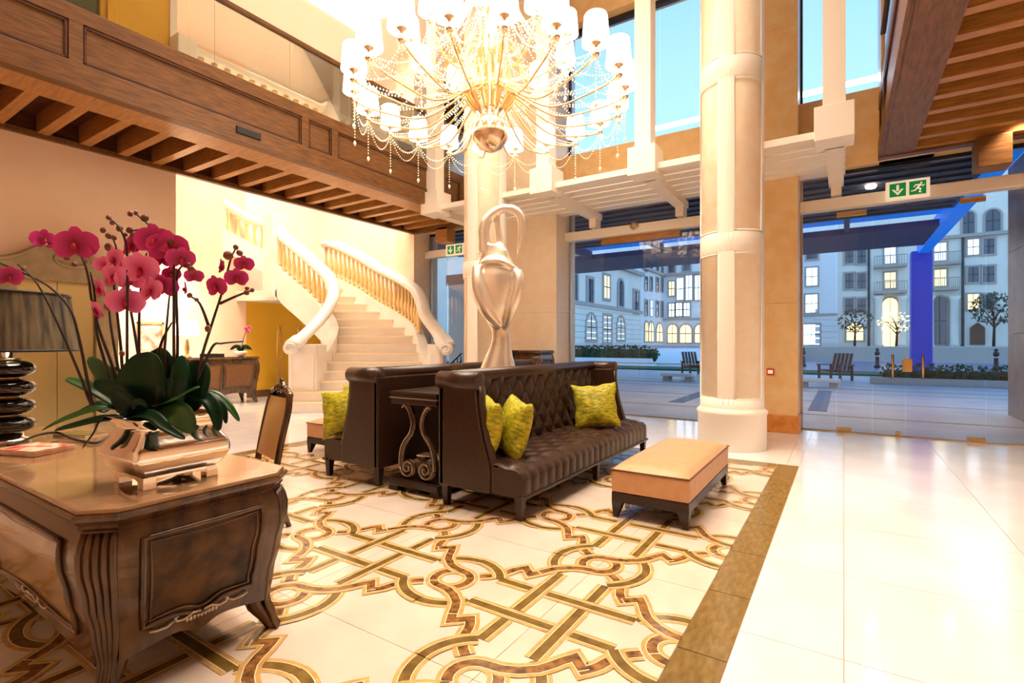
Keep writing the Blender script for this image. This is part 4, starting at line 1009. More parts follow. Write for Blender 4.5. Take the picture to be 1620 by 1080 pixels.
# ---- scroll console between the sofas
ct = thing('console_table', 'dark console table with scrolled lyre legs between the two sofa backs', 'table', (-3.37, 3.78, 0))
MB().box(-.29, .29, -.29, .45, .83, .93).obj('top_box', M['espresso'], ct, bevel=.008)
MB().box(-.30, .30, -.30, .46, .885, .895).obj('silver_line', M['steel'], ct)
MB().box(-.30, .30, -.30, .46, .93, .95).obj('tabletop', M['espresso'], ct, bevel=.006)
for k in range(3): MB().box(-.2+.16*k, -.19+.16*k, -.29, .44, .95, .953).obj('inlay_strip', M['steel'], ct)
MB().box(-.31, .31, -.30, .46, .05, .12).obj('base', M['espresso'], ct, bevel=.012)
for sx_ in (-1, 1):
    for sy in (-.24, .40): MB().taper(sx_*.26, sy, 0, .05, .06, .05, .05, .045).obj('foot', M['espresso'], ct)
for y in (-.22, .38):
    for s in (-1, 1):
        lyre = catmull([(s*.165, y, .79), (s*.15, y, .815), (s*.115, y, .80), (s*.075, y, .74), (s*.05, y, .65), (s*.075, y, .56), (s*.14, y, .485), (s*.185, y, .41), (s*.205, y, .32), (s*.205, y, .225)], 5)
        o = MB().tube(lyre, .026, 8, False, 1.3, (0,1,0)).obj('lyre_leg', M['walnut'], ct, True)
        sp_ = [(s*(.112+(.093-.0036*k)*math.cos(k*.5)), y-.005, .225-(.093-.0036*k)*math.sin(k*.5)) for k in range(22)]
        MB().tube(sp_, [.022-.0006*k for k in range(22)], 8, False, 1.5, (0,1,0)).obj('scroll', M['walnut'], o, True)
        MB().tube([(p[0], y-.036, p[2]) for p in sp_], .005, 6).obj('silver_edge', M['steel'], o, True)
        MB().tube([(p[0]+s*.012, y-.03, p[2]) for p in lyre], .006, 6).obj('silver_edge', M['steel'], o, True)
MB().box(-.05, .05, -.18, .34, .30, .34).obj('stretcher', M['espresso'], ct)
lf_ = thing('leaflet', 'small white leaflet lying on the scrolls of the console table', 'leaflet', (-3.30, 3.66, .3445), .2)
MB().box(-.11, .11, -.08, .08, -.003, .003).obj('sheet', M['paper'], lf_); MB().box(-.11, .11, -.082, -.07, .003, .006).obj('fold', M['paper'], lf_)
# ---- plinth and sculpture
plh = thing('plinth', 'dark square plinth under the pale sculpture, between the sofas', 'plinth', (-3.38, 4.92, 0))
MB().box(-.30, .30, -.30, .30, 0, .08).obj('foot', M['espresso'], plh, bevel=.01); MB().box(-.26, .26, -.26, .26, .08, 1.01).obj('shaft', M['espresso'], plh); MB().box(-.30, .30, -.30, .30, 1.01, 1.082).obj('cap', M['espresso'], plh, bevel=.01)
SD = 5.96; SC = Vector((-3.38, 4.92, .99))
def sp(x, y, dep=0):                                     # sculpture silhouette drawn in its own upright plane, width along RT
    u = 660+x/3; v = 300+y/3
    p = at_d(u, v, SD); 
    base = at_d(788, v, SD); w_ = (p-base).dot(RT)
    return SC+RT*w_+FW*dep+Vector((0, 0, p.z-SC.z))
sil = [(860,290,470,.19),(835,300,462,.18),(790,320,450,.15),(740,342,443,.11),(700,352,440,.085),(660,345,428,.09),(620,322,430,.12),(560,296,455,.17),(500,274,478,.19),(450,264,488,.20),(410,262,490,.19),(380,275,480,.17),(350,288,455,.14),(320,298,440,.11),(290,306,430,.09),(260,312,405,.075)]
mb = MB(); prof_ = []
for y, xl, xr, dep in sil: prof_.append(((xl+xr)/2, (xr-xl)/2, y, dep))
vs = []; NN = 28
for cx_, hw_, y, dep in prof_:
    for k in range(NN):
        a = 2*PI*k/NN; q = sp(cx_+hw_*math.cos(a), y, dep*math.sin(a)); vs.append(q-SC)
fs = [(i*NN+k, i*NN+(k+1) % NN, (i+1)*NN+(k+1) % NN, (i+1)*NN+k) for i in range(len(prof_)-1) for k in range(NN)]
fs += [tuple(range(NN-1, -1, -1)), tuple((len(prof_)-1)*NN+k for k in range(NN))]
mb.add(vs, fs)
wpx = SD/808/3
def stube(pts, rs, flat=1.0):
    mb.tube(catmull([sp(x, y, d)-SC for x, y, d in pts], 5), catmull_r(rs, 5), 12, False, flat, (RT.x, RT.y, 0))
def catmull_r(rs, k): return [p.x for p in catmull([(r, 0, 0) for r in rs], k)]
stube([(318,300,0),(314,250,0),(312,200,0),(324,150,0),(358,112,0),(405,90,0),(450,92,0),(482,118,0),(492,160,0),(488,220,0),(478,270,0),(471,310,0)], [.085,.075,.068,.062,.058,.056,.054,.05,.046,.036,.022,.006])
stube([(392,270,.02),(384,220,.02),(378,170,.01),(376,125,0),(388,100,0)], [.06,.045,.04,.036,.03])
stube([(470,395,-.10),(478,440,-.14),(468,500,-.16),(448,560,-.15),(428,620,-.11),(415,660,-.07)], [.07,.075,.075,.065,.05,.03])
stube([(285,370,-.10),(284,430,-.15),(296,490,-.17),(320,560,-.16),(352,610,-.13),(385,648,-.08)], [.06,.075,.085,.08,.06,.03])
stube([(300,365,-.06),(340,352,-.13),(380,350,-.15),(420,365,-.13),(470,392,-.08)], [.05,.055,.05,.05,.05])
o = mb.obj('sculpture', M['statue'], None, True, loc=SC)
r_ = o.modifiers.new('join', 'REMESH'); r_.mode = 'VOXEL'; r_.voxel_size = .014; r_.use_smooth_shade = True
sm = o.modifiers.new('smooth', 'SMOOTH'); sm.factor = .5; sm.iterations = 6
tag(o, 'tall pale polished abstract figure sculpture with one arm arched overhead', 'sculpture')
# ================================================================== ON THE DESK
TZ = DZ+.001
PX, PY = -2.62, 1.11
pot = thing('potted_orchid', 'large magenta orchid arrangement in a polished silver pot on the front desk', 'plant', (PX, PY, TZ), .03)
def rrect(hx, hy, r, n=6):
    pts = []
    for cx_, cy_, a0 in ((hx-r, hy-r, 0), (-hx+r, hy-r, 90), (-hx+r, -hy+r, 180), (hx-r, -hy+r, 270)):
        for k in range(n+1): a = math.radians(a0+90*k/n); pts.append((cx_+r*math.cos(a), cy_+r*math.sin(a)))
    return pts
def loft(mb, levels, cap0=True, cap1=True):
    vs = []; n = None
    for hx, hy, r, z in levels:
        p = rrect(hx, hy, r); n = len(p); vs += [(x, y, z) for x, y in p]
    fs = [(i*n+k, i*n+(k+1) % n, (i+1)*n+(k+1) % n, (i+1)*n+k) for i in range(len(levels)-1) for k in range(n)]
    if cap0: fs.append(tuple(range(n-1, -1, -1)))
    if cap1: fs.append(tuple((len(levels)-1)*n+k for k in range(n)))
    mb.add(vs, fs); return mb
_pf = catmull([(.045,.128,0),(.06,.146,0),(.09,.166,0),(.13,.177,0),(.17,.172,0),(.205,.153,0),(.235,.138,0),(.255,.137,0),(.275,.148,0),(.292,.165,0)], 8)
def B_(z):
    for a, b in zip(_pf, _pf[1:]):
        if z <= b.x: return a.y+(b.y-a.y)*(z-a.x)/(b.x-a.x)
    return .165
lv = [(B_(z), B_(z)*1.14, .022, z) for z in [.045+.247*k/22 for k in range(23)]]
mb = MB(); loft(mb, lv, True, False); lv2 = [(a-.012, b-.012, .02, z-.0) for a, b, r, z in reversed(lv[-6:])]
loft(mb, [(.165, .188, .022, .292), (.168, .192, .022, .297), (.160, .184, .02, .298)]+lv2, False, True)
mb.obj('pot_body', M['silver'], pot, True)
ft = MB(); 
for sx_, sy in ((1,1),(1,-1),(-1,1),(-1,-1)): ft.taper(sx_*.112, sy*.130, 0, .05, .026, .026, .024, .024)
for s in (-1, 1):
    for q in range(12):
        a, b = -1+q/6, -1+(q+1)/6; h0, h1 = .006+.034*(1-a*a), .006+.034*(1-b*b)
        ft.add([(s*.134, a*.15, h0), (s*.134, b*.15, h1), (s*.134, b*.15, .05), (s*.134, a*.15, .05), (s*.12, a*.15, h0), (s*.12, b*.15, h1)], [(0,1,2,3),(0,4,5,1)])
        ft.add([(a*.132, s*.152, h0), (b*.132, s*.152, h1), (b*.132, s*.152, .05), (a*.132, s*.152, .05), (a*.132, s*.138, h0), (b*.132, s*.138, h1)], [(0,1,2,3),(0,4,5,1)])
ft.obj('pot_foot', M['silver'], pot)
so = MB(); so.grid(lambda u, v: ((2*u-1)*.125, (2*v-1)*.145, .262+.012*math.sin(9*u+3*v)*math.sin(11*v)), 10, 10); so.obj('soil', M['moss'], pot, True)
PD = (Vector((PX, PY, 0))).dot(FW)
PR = Vector((PX, PY, TZ)); rz_ = Matrix.Rotation(-.03, 3, 'Z')
def pp(u, v, dd=0): return rz_ @ (at_d(u, v, PD+dd)-PR)
def leaf(pts, w_, up, m_=None, fold=.25):
    c = catmull(pts, 8); n = len(c); up = Vector(up); mb = MB(); vs = []
    for i, p in enumerate(c):
        t = c[min(i+1, n-1)]-c[max(i-1, 0)]; t.normalize(); s = t.cross(up)
        if s.length < 1e-4: s = t.orthogonal()
        s.normalize(); nn = s.cross(t); f = i/(n-1); hw = w_*(math.sin(PI*min(1, .10+.90*f**.85))**.55)*(1 if f < .97 else .5)
        for k in (-1, -.5, 0, .5, 1): vs.append(p+s*hw*k+nn*(fold*hw*(abs(k)-.15)*1.0))
    fs = [(i*5+k, i*5+k+1, (i+1)*5+k+1, (i+1)*5+k) for i in range(n-1) for k in range(4)]
    mb.add(vs, fs); o = mb.obj('leaf', m_ or M['leaf'], pot, True)
    s_ = o.modifiers.new('thick', 'SOLIDIFY'); s_.thickness = .0035
    return o
V_ = (-FW.x, -FW.y, .25)
Lf = [([(236,652,.0),(228,610,-.07),(234,556,-.06)],.118,V_,0),([(250,640,.05),(256,595,.06),(249,550,.08)],.085,V_,0),
 ([(290,645,.02),(305,605,.02),(318,570,.05)],.092,V_,0),([(280,640,-.03),(286,600,-.05),(288,562,-.02)],.045,(-.9,.2,.4),0),
 ([(205,632,.0),(175,600,.02),(140,565,.04)],.044,(-.1,-.8,.7),1),([(190,640,-.02),(150,615,0),(104,598,.02)],.036,(.2,-.4,.9),1),
 ([(215,645,-.04),(190,620,-.05),(148,604,-.03)],.046,V_,0),([(225,655,-.06),(200,640,-.12),(178,618,-.10)],.045,V_,0),
 ([(212,655,-.06),(165,645,-.15),(110,660,-.20),(66,680,-.22)],.030,(.1,-.5,.9),1),([(210,660,-.02),(165,662,-.10),(120,672,-.12),(86,680,-.12)],.030,(.1,-.5,.9),0),
 ([(185,660,-.02),(160,665,-.09),(148,685,-.11),(130,709,-.12)],.024,(-.3,-.8,.5),0),
 ([(205,658,-.08),(235,655,-.18),(262,675,-.22),(293,694,-.22)],.026,(.3,-.5,.8),0),([(205,660,-.06),(225,662,-.18),(240,672,-.20),(247,680,-.2)],.024,(.3,-.5,.8),0),
 ([(250,650,-.08),(278,652,-.17),(295,668,-.19),(303,685,-.19)],.050,(.3,-.8,.6),1),([(245,640,-.04),(275,632,-.14),(300,618,-.17),(316,611,-.16)],.024,(-.1,-.5,.9),1),
 ([(300,630,.02),(325,628,.0),(340,650,-.02),(346,682,-.02)],.034,(.7,-.4,.6),0),([(300,625,.05),(335,622,.06),(360,640,.06),(379,666,.06)],.022,(.6,-.3,.8),1),
 ([(300,625,.02),(335,630,.02),(352,645,.02),(358,670,.02)],.020,(.6,-.3,.8),0),([(170,650,.02),(150,640,.03),(135,645,.04),(120,655,.05)],.028,(-.2,-.5,.9),0),
 ([(240,650,.08),(265,610,.10),(300,585,.14)],.060,V_,0),([(200,645,.08),(185,610,.10),(182,580,.12)],.05,V_,0),([(260,650,-.06),(262,620,-.09),(268,598,-.08)],.04,V_,0),([(235,655,-.08),(222,642,-.14),(210,634,-.15)],.03,V_,0)]
for pts, w_, up, l_ in Lf: leaf([pp(*p) for p in pts], w_, up, M['leaf2'] if l_ else M['leaf'])
def stem(pts, r=.0072): 
    c = catmull([pp(*p) for p in pts], 6); n = len(c)
    MB().tube(c, [r*(1-.55*i/(n-1)) for i in range(n)], 6).obj('stem', M['stem'], pot, True)
St = [[(150,648,-.05),(140,630,-.05),(125,590,-.07),(95,520,-.10),(60,450,-.12),(28,418,-.12)],[(146,640,-.05),(138,600,-.05),(124,530,-.03),(110,488,-.03),(80,455,-.05),(40,433,-.06),(-20,408,-.06)],
 [(192,640,.02),(178,580,.02),(160,530,.0),(146,480,0),(140,440,-.02),(130,408,-.04),(112,392,-.05),(76,384,-.05)],[(188,640,.0),(165,570,.0),(152,520,-.01),(150,470,-.02),(143,430,-.02)],
 [(200,660,-.06),(201,600,-.06),(201,500,-.06),(201,400,-.05),(190,362,-.05),(172,344,-.05)],[(196,640,.02),(192,560,.02),(186,500,.02),(180,440,.0),(185,400,0),(178,375,0)],
 [(222,650,.04),(220,560,.04),(221,480,.02),(226,430,.02),(232,400,0)],[(276,650,-.02),(275,540,-.02),(275,450,-.03),(272,400,-.03),(245,365,-.04),(215,338,-.04)],
 [(278,640,.0),(281,540,.0),(279,460,0),(284,425,0),(300,420,0)],[(308,640,.03),(318,570,.02),(336,510,0),(352,460,0),(365,410,-.01),(374,392,-.01)],
 [(310,610,.03),(335,500+50,.02),(352,543,.02),(385,540,.02)],[(348,480,.0),(370,470,0),(390,462,0),(400,459,0)],[(262,640,.04),(260,570,.05),(265,500,.05),(270,450,.04)],[(232,640,.05),(212,520,.05),(203,460,.04),(214,430,.03)],[(190,600,.04),(176,520,.05),(172,480,.05)],[(330,515,.01),(316,480,.0),(300,468,0)],[(270,395,-.02),(255,372,-.03),(235,362,-.03),(205,366,-.03)],[(250,560,.05),(258,535,.05),(272,510,.03)]]
for p in St: stem(p)
def flower_mesh(m_, seed):
    rnd = random.Random(seed); mb = MB()
    def petal(a, ln, wd, cup, z0=0):
        d = Vector((math.cos(a), math.sin(a), 0)); s = Vector((-math.sin(a), math.cos(a), 0)); vs = []; n = 7
        for i in range(n+1):
            f = i/n; hw = wd*math.sin(PI*min(1, .08+.86*f))**.6
            for k in (-1, -.5, 0, .5, 1): vs.append(d*(ln*f)+s*hw*k+Vector((0, 0, z0+cup*f*f-.12*wd*abs(k)*(1-f)+.02*math.sin(7*f+k*2+seed)*ln)))
        mb.add(vs, [(i*5+k, i*5+k+1, (i+1)*5+k+1, (i+1)*5+k) for i in range(n) for k in range(4)])
    mb.mi(0)
    petal(PI/2, .92, .36, .10, -.03); petal(math.radians(215), .88, .34, .10, -.03); petal(math.radians(325), .88, .34, .10, -.03)
    petal(math.radians(12), 1.0, .62, -.10, .02); petal(math.radians(168), 1.0, .62, -.10, .02)
    mb.mi(1); mb.ball((0, -.12, .14), .12, .20, .14, 8, 5); petal(math.radians(270), .42, .16, .22, .06); mb.ball((0, .06, .1), .06, .06, .12, 6, 4)
    me = mb.mesh('flower', [m_, M['lip']], True); return me
FM = {'d': [flower_mesh(M['petal'], k) for k in (1, 2)], 'p': [flower_mesh(M['petal_pink'], k) for k in (3, 4)]}
Fl = [(70,380,17,'d',70,-.05),(119,388,29,'d',10,-.06),(14,438,17,'d',60,-.1),(208,388,21,'d',-20,-.03),(242,380,25,'d',15,-.06),(265,392,27,'d',25,-.04),(286,410,20,'d',50,-.02),(254,408,20,'d',-10,-.02),
 (222,426,27,'p',5,-.06),(180,410,20,'p',-25,-.05),(166,419,15,'p',20,0),(180,437,22,'p',-15,-.04),(206,442,19,'p',35,-.02),(157,457,19,'p',-32,-.02),(153,492,19,'p',-38,-.02),(199,478,24,'p',36,-.05),(238,460,22,'p',-15,-.06),
 (257,454,21,'d',20,-.03),(271,434,13,'d',10,0),(293,456,14,'d',-60,-.02),(307,437,13,'d',25,0),(342,454,19,'d',-20,-.01),(350,422,13,'d',-50,0),(374,440,16,'d',25,-.02),(386,418,14,'d',15,-.01),(192,425,14,'p',40,.03),(232,378,14,'d',-40,0),(276,384,16,'d',0,.02)]
for i, (u, v, r, c_, az, dd) in enumerate(Fl):
    r_ = r*1.08*PD/808
    nrm = (Matrix.Rotation(math.radians(az), 3, 'Z') @ (-FW))+Vector((0, 0, -.15+.25*random.uniform(-1, 1))); nrm = rz_ @ nrm
    q = nrm.to_track_quat('Z', 'Y')
    o = inst('flower', FM[c_][i % 2], pot, pp(u, v, dd), (0,0,0), (r_, r_, r_)); o.rotation_mode = 'QUATERNION'; 
    o.rotation_quaternion = q @ Vector((0,0,1)).rotation_difference(Vector((random.uniform(-.1,.1), random.uniform(-.1,.1), 1)))
bud_me = MB().ball((0,0,0), 1, .8, .8, 7, 5).mesh('bud', M['bud'], True)
for u, v, s in ((172,344,5),(178,352,5),(189,361,6),(163,364,5),(172,373,6),(180,376,5),(206,338,5),(215,337,4),(229,345,7),(238,357,5),(205,364,6),(218,375,10),(210,372,5),(198,371,4),(172,391,7),(93,394,8),(106,408,5),(118,418,5),(246,362,6),(373,391,5),(379,400,6),(361,404,9),(302,425,6),(298,418,4),(300,467,5),(311,474,4),(390,463,5),(399,459,4),(391,456,4),(172,484,8),(174,474,5),(38,425,5),(193,559,5),(329,520,6),(271,383,6)):
    s_ = s*PD/808; inst('bud', bud_me, pot, pp(u, v, -.03), (random.uniform(0,3), random.uniform(0,3), 0), (s_, s_, s_))
# ---- table lamp
lp = at_z(8, 700, DZ); LXp, LYp = lp.x, lp.y
la = thing('table_lamp', 'table lamp with black ball stem and dark pleated shade on the front desk', 'lamp', (LXp, LYp, TZ))
MB().lathe([(.12, 0), (.12, .02), (.09, .03), (.085, .055)], 20).obj('base', M['chrome'], la, True)
for k, z in enumerate((.112, .228, .346, .462)):
    MB().lathe([(.06+.087*math.cos(-PI/2+PI*q/10), .053*math.sin(-PI/2+PI*q/10)) for q in range(11)], 32, (0, 0, z)).obj('stem_ball', M['black_gloss'], la, True)
    MB().lathe([(.075, .052), (.075, .066)], 20, (0, 0, z)).obj('stem_ring', M['brass'], la, True)
MB().lathe([(.05, .525), (.035, .535), (.035, .60)], 14).obj('neck', M['chrome'], la, True)
mb = MB(); np_ = 120
mb.grid(lambda u, v: ((.36-.05*v)*(1+.006*math.cos(u*2*PI*np_/2))*math.cos(2*PI*u), (.36-.05*v)*(1+.006*math.cos(u*2*PI*np_/2))*math.sin(2*PI*u), .575+.36*v), np_*2, 1, True)
sh = mb.obj('lamp_shade', M['shade_dark'], la, True)
mb = MB()
for r, z in ((.362, .578), (.312, .933)): mb.tube([(r*math.cos(2*PI*k/48), r*math.sin(2*PI*k/48), z) for k in range(48)], .008, 6, True)
mb.obj('shade_trim', M['black'], la, True)
mb = MB(); [mb.tube([(0, 0, .9), (.31*math.cos(a), .31*math.sin(a), .93)], .004, 5) for a in (0, 2.1, 4.2)]; mb.ball((0,0,.72), .05, .05, .07, 10, 6); mb.tube([(0,0,.58), (0,0,.9)], .006, 6); mb.obj('shade_carrier', M['brass'], la, True)
cd_ = MB().tube(catmull([at_z(12, 704, DZ+.03), at_z(30, 700, DZ+.03), at_z(60, 688, DZ+.04), at_z(90, 684, DZ+.03), at_z(115, 694, DZ+.012), at_z(150, 700, DZ+.012), at_z(170, 690, DZ+.01)], 6), .008, 8).obj('lamp_cord', M['black'], None, True)
tag(cd_, 'dark cord trailing across the desk from the lamp to the silver pot', 'cord')
# ---- magazines, notepad
for k in range(4):
    c = (at_z(4, 715, DZ)+at_z(112, 715, DZ)+at_z(35, 733, DZ)+at_z(80, 700, DZ))/4
    o = thing('magazine', ['plain magazine at the bottom of the pile on the front desk', 'second magazine from the bottom of the pile on the desk', 'magazine just under the red cover on the desk', 'red covered magazine on top of the pile on the desk'][k], 'magazine', (c.x+.004*k, c.y-.003*k, TZ+.0085*k), .32+.03*(k % 2), 'magazines stacked on the front desk')
    MB().box(-.145, .145, -.105, .105, .0006, .0068).obj('pages', M['paper'], o); MB().box(-.147, .147, -.107, .107, .0068, .008).obj('cover', M['cover'], o); MB().box(-.148, -.145, -.107, .107, 0, .008).obj('spine', M['cover'], o); MB().box(-.147, .147, -.107, .107, 0, .0006).obj('back_cover', M['cover'], o)
c = at_z(128, 688, DZ); nb = thing('notepad', 'olive notepad lying behind the silver pot on the front desk', 'notepad', (c.x, c.y, TZ), .4)
MB().box(-.13, .13, -.08, .08, .0, .012).obj('pages', M['paper'], nb); MB().box(-.132, .132, -.082, .082, .012, .015).obj('cover', M['pad'], nb)
# ---- carved chair behind the desk
dc = thing('desk_chair', 'carved high-backed chair tucked behind the front desk', 'chair', (-3.86, 2.12, 0), -.24)
MB().box(-.24, .24, -.25, .22, .40, .47).obj('seat', M['tan'], dc, bevel=.025); MB().box(-.25, .25, -.26, .23, .34, .40).obj('apron', M['walnut'], dc, bevel=.01)
for s in (-1, 1):
    MB().tube([(s*.22, -.23, 0), (s*.215, -.22, .2), (s*.225, -.23, .36)], [.018, .024, .032], 8).obj('leg', M['walnut'], dc, True)
    MB().tube([(s*.22, .30, 0), (s*.22, .22, .2), (s*.22, .20, .42)], [.02, .024, .03], 8).obj('leg', M['walnut'], dc, True)
    MB().tube(catmull([(s*.215, .20, .42), (s*.22, .24, .65), (s*.225, .29, .88), (s*.19, .315, 1.02)], 4), .026, 8).obj('back_post', M['walnut'], dc, True)
MB().grid(lambda u, v: ((2*u-1)*.20, .195+.10*v-.035*math.sin(PI*u)*math.sin(PI*v), .52+.46*v), 10, 10).obj('back_pad', mat('gold tan silk', (190,150,88), .5), dc, True)
MB().grid(lambda u, v: ((1-2*u)*.20, .235+.10*v, .50+.5*v), 8, 8).obj('back_panel', M['burl'], dc, True)
mb = MB(); mb.tube(catmull([(-.20, .315, 1.0), (-.12, .32, 1.035), (-.05, .325, 1.05), (0, .325, 1.085), (.05, .325, 1.05), (.12, .32, 1.035), (.20, .315, 1.0)], 4), .026, 8)
for x in (-.1, -.05, 0, .05, .1): mb.ball((x, .31, 1.06-.3*x*x*6), .022, .02, .026, 8, 5)
mb.ball((0, .32, 1.10), .025, .02, .03, 8, 5); mb.obj('crest', M['walnut'], dc, True)
# ================================================================== FAR END
fl_ = at_x(296, 514, -12.1)
fa = thing('table_lamp', 'lit white shaded lamp standing on the reception desk', 'lamp', (-12.1, fl_.y, 1.101))
MB().lathe([(.09, 0), (.09, .02), (.03, .05), (.05, .2), (.03, .4), (.018, .52)], 14).obj('base', M['brass'], fa, True)
MB().lathe([(.24, .50), (.20, .84)], 20, cap=False).obj('lamp_shade', M['glow'], fa, True)
lamp('reception_lamp_bulb', 'POINT', (-12.1, fl_.y, 1.75), 90, WARM, .12)
po = at_x(381, 556, -12.1); so_ = thing('potted_orchid', 'small pink orchid in a white bowl on the reception desk', 'plant', (-12.1, po.y, 1.101))
MB().lathe([(.05, 0), (.10, .02), (.14, .10), (.13, .13)], 14).obj('bowl', M['white'], so_, True)
for k in range(7):
    a = k*.9; mb = MB(); c_ = catmull([(0,0,.1), (.1*math.cos(a), .1*math.sin(a), .25), (.24*math.cos(a), .24*math.sin(a), .16)], 4)
    mb.tube(c_, [.02, .03, .035, .04, .04, .035, .03, .02, .006], 6, False, .25); mb.obj('leaf', M['leaf'], so_, True)
MB().tube(catmull([(0,0,.1), (.02,.03,.35), (.05,.1,.6), (0,.2,.72)], 4), .007, 5).obj('stem', M['stem'], so_, True)
for y, z in ((.12, .66), (.2, .70), (.16, .60)): inst('flower', FM['p'][0], so_, (.02, y, z), (PI/2, 0, PI/2), (.06, .06, .06))
tr = thing('desk_tray', 'black letter tray on the reception desk by the white lamp', 'tray', (-12.0, 6.0, 1.101))
MB().box(-.14, .14, -.2, .2, 0, .02).obj('tray_floor', M['black'], tr)
for x in (-.14, .13): MB().box(x, x+.01, -.2, .2, .02, .08).obj('side', M['black'], tr)
pc = at_x(238, 535, -12.98); pf = thing('picture', 'small framed picture on the brightly lit far wall behind the orchid', 'picture', (-12.98, pc.y, pc.z))
MB().box(-.015, .0, -.22, .22, -.32, .32).obj('print', mat('faded print', (240,214,196), .5, rgb2=(220,120,100), scale=6), pf)
for a in ((-.26,-.22,-.36,.36), (.22,.26,-.36,.36), (-.26,.26,.32,.36), (-.26,.26,-.36,-.32)): MB().box(-.015, .03, a[0], a[1], a[2], a[3]).obj('frame', M['brass'], pf)
lamp('wall_washer', 'SPOT', (-11.3, 5.0, 4.0), 500, SOFT, .1, (-13, 4.9, 1.5), 1.5, .8)
# luggage cart
cp = at_z(457, 619, 0); lc = thing('luggage_cart', 'brass birdcage luggage cart under the stairs by the ochre wall', 'cart', (-12.35, 8.15, 0), .9)
MB().box(-.28, .28, -.5, .5, .18, .24).obj('platform', M['walnut'], lc, bevel=.02)
for x in (-.24, .24): MB().tube(catmull([(x, -.46, .24), (x, -.46, 1.3), (x, -.38, 1.68), (x, -.15, 1.86), (x, .15, 1.86), (x, .38, 1.68), (x, .46, 1.3), (x, .46, .24)], 5), .018, 8).obj('arch', M['brass'], lc, True)
MB().tube([(-.24, 0, 1.87), (.24, 0, 1.87)], .016, 8).obj('hanging_bar', M['brass'], lc, True)
for x in (-.2, .2):
    for y in (-.4, .4): MB().lathe([(.03, -.025), (.09, -.025), (.1, 0), (.09, .025), (.03, .025)], 14).obj('wheel', M['black'], lc, True, loc=(x, y, .10)).rotation_euler = (0, PI/2, 0)
for x in (-.2, .2):
    for y in (-.4, .4): MB().box(x-.05, x+.05, y-.02, y+.02, .10, .19).obj('caster_fork', M['steel'], lc)
# iron railing by the door
rp = at_d(718, 566, 11.7); ir = thing('iron_railing', 'short dark curved iron railing at the foot of the right stair rail', 'railing', (rp.x, rp.y, 0), yaw)
mb = MB()
for k in range(5): MB().tube([(-.16+.08*k, 0, 0), (-.16+.08*k, 0, .92+.05*k)], .012, 6).obj('bar', M['iron'], ir, True)
for h in (.62, .78, .95): MB().tube(catmull([(-.2, 0, h-.04), (-.08, 0, h), (.06, 0, h+.12), (.18, 0, h+.24)], 4), .016, 6).obj('rail', M['iron'], ir, True)
# ---- signs
def exit_sign(x0, x1, z0, z1, y, label):
    o = thing('exit_sign', label, 'sign', ((x0+x1)/2, y, z0)); w_, h = (x1-x0)/2, z1-z0; g = h*.72
    MB().box(-w_, w_, 0, .06, 0, h).obj('housing', M['sign_white'], o, bevel=.006)
    for c_, kd in ((-w_*.45, 'a'), (w_*.45, 'r')):
        hs = min(g/2, w_*.40); zc_ = h*.5
        MB().box(c_-hs, c_+hs, -.006, 0, zc_-hs, zc_+hs).obj('green_panel', M['green'], o)
        fn = lambda a, b, d: (c_+a*hs, -.006-d*.004, zc_+b*hs); mb = MB()
        if kd == 'a':
            mb.prism([(-.16,.75),(.16,.75),(.16,-.15),(-.16,-.15)], 0, 1, fn); mb.prism([(-.72,.10),(-.42,.10),(.0,-.42),(.42,.10),(.72,.10),(.0,-.80)], 0, 1, fn)
        else:
            mb.prism([(.42+.15*math.cos(k*PI/5), .62+.15*math.sin(k*PI/5)) for k in range(10)], 0, 1, fn)
            for p, q, t in (((.30,.42),(-.05,-.08),.26),((.28,.40),(.62,.18),.14),((.62,.18),(.80,.36),.12),((.22,.42),(-.25,.42),.14),((-.25,.42),(-.45,.15),.13),((-.05,-.08),(.35,-.22),.18),((.35,-.22),(.20,-.70),.15),((.20,-.70),(.42,-.72),.12),((-.05,-.08),(-.35,-.38),.18),((-.35,-.38),(-.75,-.42),.15)):
                p = Vector(p); q = Vector(q); d = (q-p).normalized(); n = Vector((-d.y, d.x))*t/2; mb.prism([tuple(p+n), tuple(p-n), tuple(q-n+d*.04), tuple(q+n+d*.04)], 0, 1, fn)
        mb.obj('pictogram', M['sign_white'], o)
a = at_y(1401, 322, 9.44); b = at_y(1471, 292, 9.44)
exit_sign(a.x, b.x, 3.53, 3.80, 9.40, 'green and white exit sign with arrow and running man over the entrance')
exit_sign(-8.0, -7.45, 3.50, 3.77, 9.40, 'green exit sign half hidden behind the far column')
cpt = at_y(1219, 588, 9.09); fc = thing('fire_call_point', 'small red fire alarm call point on the marble pier', 'alarm', (cpt.x, 9.09, cpt.z))
MB().box(-.055, .055, -.03, .005, -.055, .055).obj('housing', M['red'], fc, bevel=.008); MB().box(-.035, .035, -.036, -.03, -.025, .03).obj('break_glass', M['sign_white'], fc)
sm_ = at_y(1003, 357, 9.47); sd = thing('door_sensor', 'round brass sensor on the header bar above the shop window', 'sensor', (sm_.x, 9.47, sm_.z))
MB().ball((0,0,0), .06, .03, .06, 12, 8).obj('dome', M['brass'], sd, True); MB().lathe([(.075, 0), (.075, .012)], 16).obj('ring', M['steel'], sd, True).rotation_euler = (PI/2, 0, 0)
cl_ = thing('ceiling_panel_light', 'bright square recessed light panel in the ceiling over the stair hall', 'light', (-8.4, 6.9, ZC))
MB().box(-.9, .9, -.9, .9, -.06, -.03).obj('diffuser', M['bulb'], cl_)
for a in ((-1,-.9,-1,1), (.9,1,-1,1), (-.9,.9,-1,-.9), (-.9,.9,.9,1)): MB().box(a[0], a[1], a[2], a[3], -.1, 0).obj('frame', M['white'], cl_)
